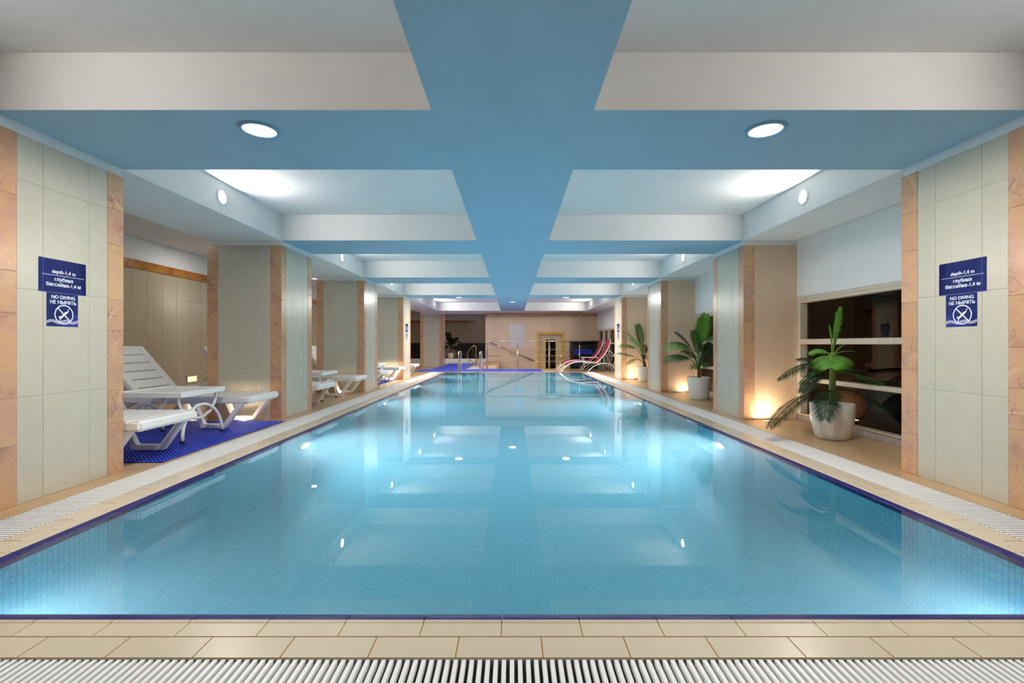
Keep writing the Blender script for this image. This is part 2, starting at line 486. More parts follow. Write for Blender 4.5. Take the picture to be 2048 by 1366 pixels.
# ---- tiling helper
TILE_CACHE = {}
def tile_mesh(w, h, t, mat, ch=0.0015):
    key = (round(w, 4), round(h, 4), round(t, 4), mat.name)
    if key not in TILE_CACHE:
        c = min(ch, w*0.2, h*0.2)
        vv = [(0,0,0),(w,0,0),(w,h,0),(0,h,0),(0,0,t-c),(w,0,t-c),(w,h,t-c),(0,h,t-c),(c,c,t),(w-c,c,t),(w-c,h-c,t),(c,h-c,t)]
        ff = [(0,1,5,4),(1,2,6,5),(2,3,7,6),(3,0,4,7),(4,5,9,8),(5,6,10,9),(6,7,11,10),(7,4,8,11),(8,9,10,11),(3,2,1,0)]
        TILE_CACHE[key] = MB().add(vv, ff).mesh('tile', mat)
    return TILE_CACHE[key]
JOINT = 0.0016
def lay(parent, base, us, vs_, t, mat, name='tile', joint=JOINT):
    """tiles on the local xy grid of matrix base"""
    for u0, u1 in zip(us[:-1], us[1:]):
        for v0, v1 in zip(vs_[:-1], vs_[1:]):
            me = tile_mesh(u1-u0-joint, v1-v0-joint, t, mat)
            place(name, me, parent, base @ Matrix.Translation((u0 + joint/2, v0 + joint/2, 0)))
def rnd_cuts(v0, v1, lo, hi):
    c = [v0]
    while c[-1] < v1 - hi: c.append(c[-1] + random.uniform(lo, hi))
    if v1 - c[-1] > hi*0.75: c.append((c[-1] + v1)/2)
    return c + [v1]
ROWS = [0.0, 0.60, 1.212, 1.825, 2.08]
def grid(a, b_, step=0.30):
    n = max(1, round((b_ - a)/step)); return [a + (b_-a)*k/n for k in range(n+1)]

# ---- left wall
wl = tag(MB().box(X_WALL_L - 0.25, X_WALL_L, Y_NEAR, Y_LOUNGE, -0.25, Z_CEIL - 0.002).build('wall_left', M['white']), 'tiled left wall behind the loungers', kind='structure')
ys = grid(2.4, 21.3, 0.30)
B = face_px(X_WALL_L, 0, 0)
lay(wl, B, ys, [0.0, 0.39, 1.0, 1.61, 1.99], 0.004, M['panel_left'])
lay(wl, B, grid(2.4, 21.3, 0.62), [1.99, 2.12], 0.016, M['marble_dark'], 'marble_piece')
# ---- lounge wall
wlo = tag(MB().box(X_WALL_L - 0.2, -1.0, Y_LOUNGE, Y_LOUNGE + 0.2, -0.2, Z_CEIL - 0.002).build('wall_lounge', M['white']), 'olive tiled wall behind the dark armchairs', kind='structure')
B = face_ny(0, Y_LOUNGE, 0)
lay(wlo, B, grid(X_WALL_L + 0.02, -1.09, 0.30), [0.21, 0.82, 1.42, 1.99], 0.004, M['panel_left'])
lay(wlo, B, grid(X_WALL_L + 0.02, -1.09, 0.62), [1.99, 2.12], 0.016, M['marble_dark'], 'marble_piece')
# ---- far wall with the door (the door stands on the lower landing)
DX0, DX1, DZ1 = 0.98, 2.08, 1.38
wf = tag(MB().box(-1.08, DX0 + 0.03, Y_FAR, Y_FAR + 0.2, -0.8, Z_SOF - 0.001).box(DX1 - 0.03, X_WIN + 0.2, Y_FAR, Y_FAR + 0.2, -0.8, Z_SOF - 0.001)
         .box(DX0 + 0.03, DX1 - 0.03, Y_FAR, Y_FAR + 0.2, DZ1 - 0.03, Z_SOF - 0.001)
         .box(-1.08, -0.98, Y_FAR + 0.2, Y_LOUNGE, -0.2, Z_CEIL - 0.001).build('wall_far', M['grout_wall']), 'cream tiled far wall with the door', kind='structure')
B = face_ny(0, Y_FAR, 0)
far_rows = [-0.70, -0.30, 0.30, 0.90, 1.50, 1.99]
gx = grid(-1.08, DX0, 0.30)
lay(wf, B, gx, far_rows, 0.003, M['panel_warm'])
gx = grid(DX1, X_WIN, 0.30)
lay(wf, B, gx, far_rows, 0.003, M['panel_warm'])
lay(wf, B, grid(DX0, DX1, 0.30), [DZ1, 1.99], 0.003, M['panel_warm'])
lay(wf, B, grid(-1.08, X_WIN, 0.62), [1.99, Z_SOF - 0.004], 0.014, M['marble'], 'marble_piece')
lay(wf, frame(-1.08, Y_FAR, 0, (0,-1,0), (0,0,1), (-1,0,0)) @ Matrix.Translation((-5.5, 0, 0)), grid(0, 5.5, 0.30), [0.0, 0.6, 1.2, 1.8, 2.1], 0.003, M['panel_warm'])
# ---- wall behind the camera
tag(MB().box(X_WALL_L - 0.2, X_WIN + 0.3, Y_NEAR - 0.2, Y_NEAR, -0.25, Z_CEIL - 0.002).build('wall_near', M['panel_warm']), 'plain wall at the near end of the pool', kind='structure')

# ---- right wall above and below the windows
Z_HEAD = 1.456
wr = tag(MB().box(X_WIN, X_WIN + 0.25, Y_NEAR, Y_FAR, Z_HEAD, Z_SOF - 0.002).box(X_WIN + 0.02, X_WIN + 0.25, Y_NEAR, Y_FAR, -0.25, 0.064).build('wall_right', M['white']), 'white wall above the dark windows', kind='structure')
bb = thing('baseboard_right', (X_WIN, 0, 0), 'low grey marble skirting under the windows', kind='structure')
def window(n, y0, y1, mullions=(), label=''):
    w = thing('window_%d' % n, (X_WIN, (y0+y1)/2, 0.066), label, kind='structure')
    xi, xo = X_WIN + 0.002, X_WIN + 0.115
    MB().box(xi, xo, y0, y1, 1.385, Z_HEAD).build('frame_head', M['frame'], w, I4, bevel=0.004)
    MB().box(xi - 0.008, xi - 0.001, y0, y1, 1.418, Z_HEAD - 0.002).build('head_trim', M['frame'], w, I4, bevel=0.002)
    MB().box(xi, xo, y0, y1, 0.066, 0.082).build('frame_sill', M['frame'], w, I4, bevel=0.003)
    for (a, b_) in ((y0, y0 + 0.085), (y1 - 0.085, y1)):
        MB().box(xi, xo, a, b_, 0.082, 1.385).build('frame_jamb', M['frame'], w, I4, bevel=0.004)
    for (a, b_) in ((0.897, 0.957), (0.465, 0.510)):
        MB().box(xi, xo - 0.01, y0 + 0.085, y1 - 0.085, a, b_).build('transom', M['frame'], w, I4, bevel=0.004)
    for my in mullions:
        MB().box(xi, xo - 0.012, my - 0.03, my + 0.03, 0.082, 1.385).build('mullion', M['frame'], w, I4, bevel=0.004)
    ymarks = [y0 + 0.08] + list(mullions) + [y1 - 0.08]
    for a, b_ in zip(ymarks[:-1], ymarks[1:]):
        for (z0, z1) in ((0.082, 0.465), (0.510, 0.897), (0.957, 1.385)):
            MB().box(X_WIN + 0.088, X_WIN + 0.096, a, b_, z0, z1).build('pane', M['glass'], w, I4)
    lay(bb, face_nx(X_WIN + 0.02, y1 - 0.034, 0), grid(0, y1 - y0 - 0.068, 0.15), [0.0, 0.062], 0.018, M['marble_grey'], 'skirting_tile', 0.002)
for k in range(3):
    window(k + 1, COL_Y[k] + COL_D - 0.03, COL_Y[k+1] + 0.03, (), ['dark window behind the nearest potted palm', 'dark window behind the second potted palm', 'dark window behind the farthest potted palm'][k])
window(4, COL_Y[3] + COL_D - 0.03, Y_FAR - 0.01, (13.9, 15.2, 16.5, 17.4), 'dark window beside the red loungers')
window(5, Y_NEAR + 0.3, COL_Y[0] + 0.03, (), 'dark window beside the near end of the pool')

# ---- columns
Y_TILES = [0.0, 0.13, 0.275, 0.575, 0.708, 0.838]
def column(side, y0, depth, label, faces=('pool', 'front', 'back')):
    xo = XL_OUT if side < 0 else X_WIN
    cx = (side*XC + xo)/2 if side < 0 else (XC + xo)/2
    t = 0.012
    c = thing('column', (cx, y0 + depth/2, 0), label, 'column', 'tiled columns along the pool')
    xa, xb = (xo + t, -XC - t) if side < 0 else (XC + t, xo)
    g_ = t - 0.0025
    MB().box(xa - g_, xb + (g_ if side < 0 else 0), y0 + t - g_, y0 + depth - t + g_, 0, 2.08).build('core', M['grout_wall'], c, I4)
    if side < 0: MB().box(xo + 0.006, -XC - 0.006, y0 + 0.006, y0 + depth - 0.006, 2.08, Z_SOF - 0.001).build('plaster_collar', M['white'], c, I4)
    else: MB().box(XC + 0.006, xo, y0 + 0.006, y0 + depth - 0.006, 2.08, Z_SOF - 0.001).build('plaster_collar', M['white'], c, I4)
    sc = depth/0.838
    pan = M['panel']
    # pool face
    if side < 0: B = face_px(-XC - t, y0, 0); us = [u*sc for u in Y_TILES]
    else: B = face_nx(XC + t, y0 + depth, 0); us = [depth - u*sc for u in Y_TILES][::-1]
    lay(c, B, us[1:-1], ROWS, t, pan)
    for (a, b_) in ((us[0], us[1]), (us[-2], us[-1])):
        lay(c, B, [a, b_], rnd_cuts(0, 2.08, 0.2, 0.62), t + 0.002, M['marble'], 'marble_piece', 0.0015)
    # face to the camera, and the face away from it
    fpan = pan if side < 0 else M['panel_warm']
    w = abs(xb - xa) + (t if side > 0 else 2*t)
    for which in faces[1:]:
        if which == 'front':
            B = face_ny(min(xo, side*XC) if side < 0 else XC, y0 + t, 0)
            pool_right = side < 0
        else:
            x_start = -XC if side < 0 else xo
            B = frame(x_start, y0 + depth - t, 0, (-1,0,0), (0,0,1), (0,1,0))
            pool_right = side > 0
        m = 0.13
        edge_a = (0.0015, m); edge_b = (w - m, w - 0.0015)
        strips = [edge_a, edge_b] if side < 0 else ([edge_b] if pool_right else [edge_a])
        u0 = m if (side < 0 or not pool_right) else 0.0
        u1 = w - m if (side < 0 or pool_right) else w
        mid = [u0, u0 + (u1-u0-0.30)/2, u0 + (u1-u0+0.30)/2, u1] if side < 0 else [u0, u0 + 0.30, u1]
        lay(c, B, mid, ROWS, t - 0.001, fpan)
        for (a, b_) in strips:
            lay(c, B, [a, b_], rnd_cuts(0, 2.08, 0.2, 0.62), t + 0.001, M['marble'], 'marble_piece', 0.0015)
    return c
for k in range(4):
    column(-1, COL_Y[k], COL_D, ['nearest left column, carrying a large blue depth sign', 'second column on the left, just past the nearest lounger pair', 'third column on the left, between two pairs of loungers', 'fourth column on the left, carrying a small far depth sign'][k])
    column(1, COL_Y[k], COL_D, ['nearest right column, carrying a large blue depth sign', 'second column on the right, just past the nearest palm', 'third column on the right, just past the second palm', 'fourth column on the right, behind the farthest of three palms'][k])
column(-1, 18.3, 0.66, 'lone far left column beyond the pool, beside the dark potted plant')

# ---- pool: basin, water, coping
u = 0.051
bx, by0, by1 = LIP_X - u, LIP_Y0 + u, LIP_Y1 - u
pb = MB()
zt, zb = -0.055, -1.40
pb.add([(-bx,by0,zt),(bx,by0,zt),(bx,by1,zt),(-bx,by1,zt),(-bx,by0,zb),(bx,by0,zb),(bx,by1,zb),(-bx,by1,zb)],
       [(4,5,6,7),(0,1,5,4)[::-1],(1,2,6,5)[::-1],(2,3,7,6)[::-1],(3,0,4,7)[::-1]])
basin = tag(pb.build('pool_basin', M['mosaic']), 'turquoise mosaic lined swimming pool basin', kind='structure')
wx, wy0, wy1 = LIP_X - 0.040, LIP_Y0 + 0.040, LIP_Y1 - 0.040
water = tag(MB().box(-wx, wx, wy0, wy1, zb - 0.02, Z_WATER).build('pool_water', M['water']), 'still turquoise water filling the swimming pool', 'water')
water['kind'] = 'stuff'

P = 0.252
cop = thing('pool_coping', (0, LIP_Y0, 0), 'cream tiled pool edge with a navy rounded nosing', kind='structure')
for (x0, x1, y0, y1) in [(-GR_IN, GR_IN, GR_Y1, LIP_Y0), (-GR_IN, GR_IN, LIP_Y1, 14.98), (-GR_IN, -LIP_X, LIP_Y0, LIP_Y1), (LIP_X, GR_IN, LIP_Y0, LIP_Y1)]:
    MB().box(x0, x1, y0, y1, -0.2, -0.0022).build('grout_bed', M['grout'], cop, I4)
def profile_mesh(prof, length, mat, name):
    n = len(prof)
    vv = [(0, a, b_) for a, b_ in prof] + [(length, a, b_) for a, b_ in prof]
    ff = [(i, i + 1, n + i + 1, n + i) for i in range(n - 1)] + [(n-1, 0, n, 2*n-1), tuple(range(n))[::-1], tuple(range(n, 2*n))]
    me = MB().add(vv, [f[::-1] for f in ff]).mesh(name, mat)
    return me
NOSE = [(0.0005, 0.0005), (0.010, 0.0003), (0.022, -0.001), (0.034, -0.004), (0.045, -0.0088), (0.052, -0.017), (0.054, -0.03), (0.054, -0.06), (0.0005, -0.06)]
ROW1 = [(-0.0835, 0.0), (-0.020, 0.0), (-0.012, 0.0035), (-0.004, 0.0035), (-0.0005, 0.001), (-0.0005, -0.014), (-0.0835, -0.014)]
ROW2 = [(-0.1820, -0.004), (-0.1800, 0.0), (-0.0880, 0.0), (-0.0860, -0.0015), (-0.0860, -0.014), (-0.1820, -0.014)]
def edge_run(mtx, length, off1, off2):
    """tiles along local x from 0 to length; off = position of the first joint"""
    def run(prof, off, j, nm, mat):
        cuts = [0.0]
        x = off % P
        while x < length:
            if x > 0.03: cuts.append(x)
            x += P
        cuts.append(length)
        for a, b_ in zip(cuts[:-1], cuts[1:]):
            if b_ - a < 0.02: continue
            key = (nm, round(b_ - a, 4))
            if key not in TILE_CACHE: TILE_CACHE[key] = profile_mesh(prof, b_ - a - j, mat, nm)
            place(nm, TILE_CACHE[key], cop, mtx @ Matrix.Translation((a + j/2, 0, 0)))
    run(NOSE, off1, 0.0025, 'nosing_tile', M['navy'])
    run(ROW1, off1, 0.003, 'inner_coping_tile', M['coping'])
    run(ROW2, off2, 0.004, 'outer_coping_tile', M['coping'])
edge_run(frame(-LIP_X, LIP_Y0, 0, (1,0,0), (0,1,0), (0,0,1)), 2*LIP_X, (-0.035 + LIP_X), (-0.164 + LIP_X))
edge_run(frame(-LIP_X, LIP_Y1, 0, (0,-1,0), (1,0,0), (0,0,1)), LIP_Y1 - LIP_Y0, LIP_Y1 - 3.0, LIP_Y1 - 3.123)
edge_run(frame(LIP_X, LIP_Y0, 0, (0,1,0), (-1,0,0), (0,0,1)), LIP_Y1 - LIP_Y0, 3.0 - LIP_Y0, 3.123 - LIP_Y0)
edge_run(frame(LIP_X, LIP_Y1, 0, (-1,0,0), (0,-1,0), (0,0,1)), 2*LIP_X, 0.1, 0.22)
for sx in (-1, 1):      # corner pieces
    for (ya, yb) in ((GR_Y1 + 0.002, LIP_Y0), (LIP_Y1, 14.90)):
        a, b_ = sorted((sx*(LIP_X + 0.001), sx*(GR_IN - 0.002)))
        MB().box(a, b_, ya, yb, -0.012, -0.0005).build('corner_tile', M['coping'], cop, I4, bevel=0.001)

# ---- overflow grates
PITCH, BW = 0.0229, 0.0126
def grate(axis, a0, a1, b0, b1, label, n_single):
    g = thing('overflow_grate', ((b0+b1)/2 if axis == 'y' else (a0+a1)/2, (a0+a1)/2 if axis == 'y' else b0, -0.02), label, 'grate', 'overflow grates around the pool')
    L_ = b1 - b0
    n = int((a1 - a0)/PITCH)
    h = 0.020
    def bar_mb(mb, a):
        c = 0.0015
        if axis == 'y': q = [(b0, a, -h), (b1, a, -h), (b1, a + BW, -h), (b0, a + BW, -h)]
        else: q = [(a, b0, -h), (a + BW, b0, -h), (a + BW, b1, -h), (a, b1, -h)]
        lo = q; mid = [(x, y, -0.0015 - c) for x, y, z in q]
        cx = sum(p[0] for p in q)/4; cy_ = sum(p[1] for p in q)/4
        top = [(x + (c if x < cx else -c), y + (c if y < cy_ else -c), -0.0015) for x, y, z in q]
        vv = lo + mid + top
        ff = [(0,1,5,4),(1,2,6,5),(2,3,7,6),(3,0,4,7),(4,5,9,8),(5,6,10,9),(6,7,11,10),(7,4,8,11),(8,9,10,11),(3,2,1,0)]
        mb.add(vv, ff)
    single = None
    rest = MB()
    if axis == 'y': order = list(range(n))
    else: order = sorted(range(n), key=lambda k: abs(a0 + k*PITCH))
    for r_, k in enumerate(order):
        a = a0 + k*PITCH
        if r_ < n_single:
            if single is None:
                mb = MB(); bar_mb(mb, 0.0); single = mb.mesh('grate_bar', M['grate'])
            place('grate_bar', single, g, Matrix.Translation((0, a, 0) if axis == 'y' else (a, 0, 0)))
        else: bar_mb(rest, a)
    if rest.v: tag(rest.build('distant_grate_bars', M['grate'], g, I4), kind='stuff')
    for f in (0.3, 0.7):
        c = b0 + L_*f
        if axis == 'y': MB().box(c - 0.006, c + 0.006, a0, a1, -0.034, -0.0205).build('cross_rod', M['grate'], g, I4)
        else: MB().box(a0, a1, c - 0.006, c + 0.006, -0.034, -0.0205).build('cross_rod', M['grate'], g, I4)
    return g
grate('x', -2.0, 2.0, GR_Y0 + 0.004, GR_Y1 - 0.004, 'white slatted overflow grate along the near end of the pool', 200)
grate('y', GR_Y0, 14.96, -GR_OUT + 0.004, -GR_IN - 0.004, 'long white overflow grate on the left, lounger side of the pool', 160)
grate('y', GR_Y0, 14.96, GR_IN + 0.004, GR_OUT - 0.004, 'long white overflow grate on the right, palm side of the pool', 160)
gt = thing('gutter_channel', (0, GR_Y0, -0.2), 'grey drain channel below the white grates', kind='structure')
def trough(x0, x1, y0, y1, axis):
    m = MB().box(x0, x1, y0, y1, -0.20, -0.14)
    if axis == 'x': m.box(x0, x1, y0, y0 + 0.003, -0.14, -0.003).box(x0, x1, y1 - 0.003, y1, -0.14, -0.003)
    else: m.box(x0, x0 + 0.003, y0, y1, -0.14, -0.003).box(x1 - 0.003, x1, y0, y1, -0.14, -0.003)
    m.build('channel', M['gutter'], gt, I4)
trough(-GR_OUT, GR_OUT, GR_Y0, GR_Y1, 'x')
trough(-GR_OUT, -GR_IN, GR_Y1, 14.98, 'y')
trough(GR_IN, GR_OUT, GR_Y1, 14.98, 'y')

# ---- door on the far wall
dr = thing('door_1', ((DX0+DX1)/2, Y_FAR, -0.70), 'golden framed door with a tall glass strip in the far wall', kind='structure')
fw = 0.10
for (a, b_, z0, z1) in ((DX0, DX0 + fw, -0.70, DZ1), (DX1 - fw, DX1, -0.70, DZ1), (DX0 + fw, DX1 - fw, DZ1 - fw, DZ1)):
    MB().box(a, b_, Y_FAR - 0.03, Y_FAR + 0.15, z0, z1).build('door_frame', M['wood'], dr, I4, bevel=0.006)
MB().box(DX0 + fw, DX1 - fw, Y_FAR + 0.08, Y_FAR + 0.12, 1.14, DZ1 - fw).build('transom_panel', M['marble_grey'], dr, I4)
leaf = MB().box(DX0 + fw, 1.33, Y_FAR + 0.06, Y_FAR + 0.10, -0.70, 1.14).box(1.73, DX1 - fw, Y_FAR + 0.06, Y_FAR + 0.10, -0.70, 1.14)\
    .box(1.33, 1.73, Y_FAR + 0.06, Y_FAR + 0.10, 1.08, 1.14).box(1.33, 1.73, Y_FAR + 0.06, Y_FAR + 0.10, -0.70, -0.5).build('door_leaf', M['door'], dr, I4)
MB().box(1.33, 1.73, Y_FAR + 0.075, Y_FAR + 0.083, -0.5, 1.08).build('glass_strip', M['glass'], leaf, I4)
MB().box(1.44, 1.47, Y_FAR + 0.055, Y_FAR + 0.09, -0.5, 1.08).build('glazing_bar', M['door'], leaf, I4)
kb = MB().tube([(1.92, Y_FAR + 0.06, 0.30), (1.92, Y_FAR + 0.0, 0.30), (1.86, Y_FAR - 0.01, 0.30)], 0.012, 8).build('door_handle', M['chrome'], leaf, I4)
MB().box(DX0 - 0.3, DX1 + 0.3, Y_FAR + 1.2, Y_FAR + 1.25, -0.8, 1.5).box(DX0 - 0.3, DX0 - 0.25, Y_FAR + 0.2, Y_FAR + 1.2, -0.8, 1.5).box(DX1 + 0.25, DX1 + 0.3, Y_FAR + 0.2, Y_FAR + 1.2, -0.8, 1.5)\
    .box(DX0 - 0.3, DX1 + 0.3, Y_FAR + 0.2, Y_FAR + 1.25, 1.5, 1.55).build('corridor_beyond', M['panel_warm'], dr, I4)

# ---- steps beside the far wall
st = thing('stairs', (-0.6, 17.0, 0), 'marble edged steps behind the steel railing', kind='structure')
MB().box(-1.07, -0.50, 17.0, 18.45, -0.25, 0.14).build('step_block', M['panel_warm'], st, I4)
lay(st, face_ny(0, 17.0, 0), grid(-1.07, -0.50, 0.28), [0.13, 0.21], 0.012, M['marble'], 'marble_piece')
MB().box(-1.07, -0.50, 17.0, 18.45, 0.14, 0.21).build('step_top', M['marble'], st, I4, bevel=0.004)
lay(st, face_ny(0, 17.0, 0), [-0.60, -0.50], [0.0, 0.13], 0.012, M['marble'], 'marble_piece')
for k in range(4):
    z1 = -0.02 - 0.17*k
    MB().box(-0.49 + 0.3*k, -0.19 + 0.3*k, 17.0, 18.45, -0.70, z1).build('step', M['marble'], st, I4, bevel=0.004)

# ================================================================== LAMPS
def wall_light(side, y, label, power=P_WALL):
    x = side*XC; z = 1.39 + EYE - 0.9 + 0.9
    z = EYE + 1.396
    nx = -side
    t = thing('wall_light', (x, y, z), label, 'wall light', 'round lamps in the white beam sides')
    B = face_px(x, y, z) if side < 0 else face_nx(x, y, z)
    mb = MB().lathe([(0.060, 0.001), (0.060, 0.010), (0.066, 0.013), (0.078, 0.010), (0.082, 0.001)], 32)
    mb.build('bezel', M['bezel'], t, B)
    MB().disc(0.060, 0.006, 32).build('lens', M['lens'], t, B)
    # area lights shine along their local -z
    disk_light('lamp', t, B @ Matrix.Translation((0,0,0.014)) @ Matrix.Rotation(math.pi, 4, 'X'), 0.115, power, WHITE_L)
ord_ = ['nearest', 'second', 'third', 'fourth', 'farthest']
wl_y = [4.39, 7.47, 10.55, 13.75, 16.3]
for k, y in enumerate(wl_y):
    wall_light(-1, y, '%s round lamp on the left white beam side' % ord_[k], P_WALL*(1.2 if k == 4 else 1.0))
    wall_light(1, y, '%s round lamp on the right white beam side' % ord_[k], P_WALL*(1.2 if k == 4 else 1.0))
for s in (-1, 1):
    wall_light(s, 1.31, 'round lamp on the %s white beam side, just outside the photo' % ('left' if s < 0 else 'right'))

def downlight(x, y, z, label, r=0.105, power=P_DOWN, col=WHITE_L, bez='bezel_blue', grp='round ceiling downlights'):
    t = thing('downlight', (x, y, z), label, 'ceiling lamp', grp)
    B = frame(x, y, z, (1,0,0), (0,-1,0), (0,0,-1))
    MB().lathe([(r*0.84, 0.0), (r*0.86, 0.010), (r*0.95, 0.013), (r*1.04, 0.009), (r*1.10, 0.0005)], 36).build('trim_ring', M[bez], t, B)
    MB().disc(r*0.84, 0.0045, 36).build('lens', M['lens'], t, B)
    disk_light('lamp', t, B @ Matrix.Translation((0,0,0.015)) @ Matrix.Rotation(math.pi, 4, 'X'), r*1.6, power, col)
downlight(-1.46, 2.67, Z_SOF, 'large left downlight in the nearest blue cross beam')
downlight(1.46, 2.67, Z_SOF, 'large right downlight in the nearest blue cross beam')
downlight(-1.42, 12.25, Z_SOF, 'small left downlight in the farthest blue cross beam', power=P_DOWN*2.2)
downlight(1.42, 12.25, Z_SOF, 'small right downlight in the farthest blue cross beam', power=P_DOWN*2.2)
downlight(0.0, 13.6, Z_SOF, 'single downlight in the blue centre beam near the far end', power=P_DOWN*2.6)
downlight(-4.67, 10.9, Z_CEIL, 'aisle ceiling downlight seen between the second and third left columns', 0.09, P_AISLE, bez='bezel', grp='aisle downlights')
for y, nm in ((4.2, 'first'), (7.4, 'second'), (14.2, 'fourth'), (17.4, 'last')):  # unseen lamps added along the row to light the aisle
    downlight(-4.67, y, Z_CEIL, '%s left aisle ceiling downlight from the camera, added unseen behind columns' % nm, 0.09, P_AISLE, bez='bezel', grp='aisle downlights')
downlight(-2.0, 20.2, Z_CEIL, 'far ceiling downlight above the lounge steps, hidden by the beam', 0.09, P_AISLE*3.2, bez='bezel', grp='aisle downlights')

def uplight(x, y, label, power=P_UP, tilt=0.05):
    t = thing('floor_uplight', (x, y, 0), label, 'floor lamp', 'warm in-ground uplights')
    B = frame(x, y, 0, (1,0,0), (0,1,0), (0,0,1))
    MB().lathe([(0.042, 0.002), (0.044, 0.005), (0.058, 0.004), (0.060, 0.0)], 24).build('steel_ring', M['chrome'], t, B)
    MB().disc(0.042, 0.003, 24).build('lens', M['lens_warm'], t, B)
    disk_light('lamp', t, B @ Matrix.Translation((0, 0, 0.012)) @ Matrix.Rotation(math.pi - tilt, 4, 'X'), 0.075, power, WARM_L)
uplight(2.98, 5.40, 'in-ground lamp glowing at the second right column')
uplight(3.17, 8.50, 'in-ground lamp glowing left of the second potted palm', P_UP*0.45)
uplight(2.98, 11.50, 'in-ground lamp glowing behind the farthest white pot')
uplight(-3.15, 5.38, 'in-ground lamp under the second lounger on the left', P_UP*0.7)
uplight(-3.14, 8.48, 'in-ground lamp under the lounger at the third left column', P_UP*0.7)
uplight(-3.05, 11.52, 'in-ground lamp lighting the fourth left column', P_UP*1.6)

bl = thing('wall_step_light', (X_WALL_L, 7.85, 0.307), 'small warm rectangular lamp recessed low in the left wall', 'wall lamp')
B = face_px(X_WALL_L + 0.004, 7.85, 0.307)
mb = MB()
for (a, b_, c, d) in ((-0.13, 0.13, 0.045, 0.06), (-0.13, 0.13, -0.06, -0.045), (-0.13, -0.115, -0.045, 0.045), (0.115, 0.13, -0.045, 0.045)):
    mb.box(a, b_, c, d, 0, 0.014)
mb.build('steel_frame', M['alu'], bl, B)
MB().box(-0.115, 0.115, -0.045, 0.045, 0, 0.006).build('lens', M['lens_warm'], bl, B)
disk_light('lamp', bl, B @ Matrix.Translation((0,0,0.02)) @ Matrix.Rotation(math.pi, 4, 'X'), 0.09, 2.0, WARM_L)

def pool_light(side, y, label, power=P_POOL):
    x = side*bx; z = -0.55
    t = thing('pool_light', (x, y, z), label, 'pool light', 'underwater lamps in the pool walls')
    B = face_px(x, y, z) if side < 0 else face_nx(x, y, z)
    MB().lathe([(0.085, 0.002), (0.088, 0.018), (0.10, 0.022), (0.125, 0.016), (0.13, 0.001)], 32).build('bezel', M['bezel'], t, B)
    MB().disc(0.085, 0.010, 32).build('lens', M['lens_pool'], t, B)
    disk_light('lamp', t, B @ Matrix.Translation((0,0,0.026)) @ Matrix.Rotation(math.pi, 4, 'X'), 0.16, power, POOL_L, spread=R(150))
for s in (-1, 1):  # out-of-view pair added to brighten the near water
    pool_light(s, 1.74, 'added underwater lamp in the %s pool wall, out of view' % ('left' if s < 0 else 'right'), P_POOL*0.26)
for k, y in enumerate([4.67, 7.6, 10.5, 13.4]):
    pool_light(-1, y, '%s underwater lamp in the left pool wall' % ord_[k])
    pool_light(1, y, '%s underwater lamp in the right pool wall' % ord_[k])

# ================================================================== SIGNS
def text_mesh(body, size, bold=0.0):
    cu = bpy.data.curves.new('print', 'FONT')
    cu.body = body; cu.size = size; cu.align_x = 'CENTER'; cu.align_y = 'CENTER'
    cu.extrude = 0.0004; cu.resolution_u = 3
    o = bpy.data.objects.new('print', cu); COL.objects.link(o)
    dg = bpy.context.evaluated_depsgraph_get(); dg.update()
    me = bpy.data.meshes.new_from_object(o.evaluated_get(dg))
    bpy.data.objects.remove(o); bpy.data.curves.remove(cu)
    bm = bmesh.new()
    for dx, dy in ((-bold, 0), (bold, 0), (0, bold*0.6), (0, -bold*0.6)):     # heavier strokes
        n0 = len(bm.verts); bm.from_mesh(me); bm.verts.ensure_lookup_table()
        for v in bm.verts[n0:]: v.co.x += dx*size; v.co.y += dy*size
    bm.to_mesh(me); bm.free()
    me.materials.clear(); me.materials.append(M['print'])
    me.polygons.foreach_set('material_index', [0]*len(me.polygons))
    return me
def stroke(pts, w, z=0.0, t=0.0006):
    """flat ribbon along 2D points"""
    mb = MB(); n = len(pts); vv = []
    ww = w if isinstance(w, (list, tuple)) else [w]*n
    for i, (x, y) in enumerate(pts):
        ax, ay = pts[max(i-1, 0)]; bx_, by_ = pts[min(i+1, n-1)]
        dx, dy = bx_-ax, by_-ay; l = math.hypot(dx, dy) or 1
        vv.append((x - dy/l*ww[i]/2, y + dx/l*ww[i]/2, z + t)); vv.append((x + dy/l*ww[i]/2, y - dx/l*ww[i]/2, z + t))
    return mb.add(vv, [(2*i, 2*i+1, 2*i+3, 2*i+2) for i in range(n-1)])
TXT = {}
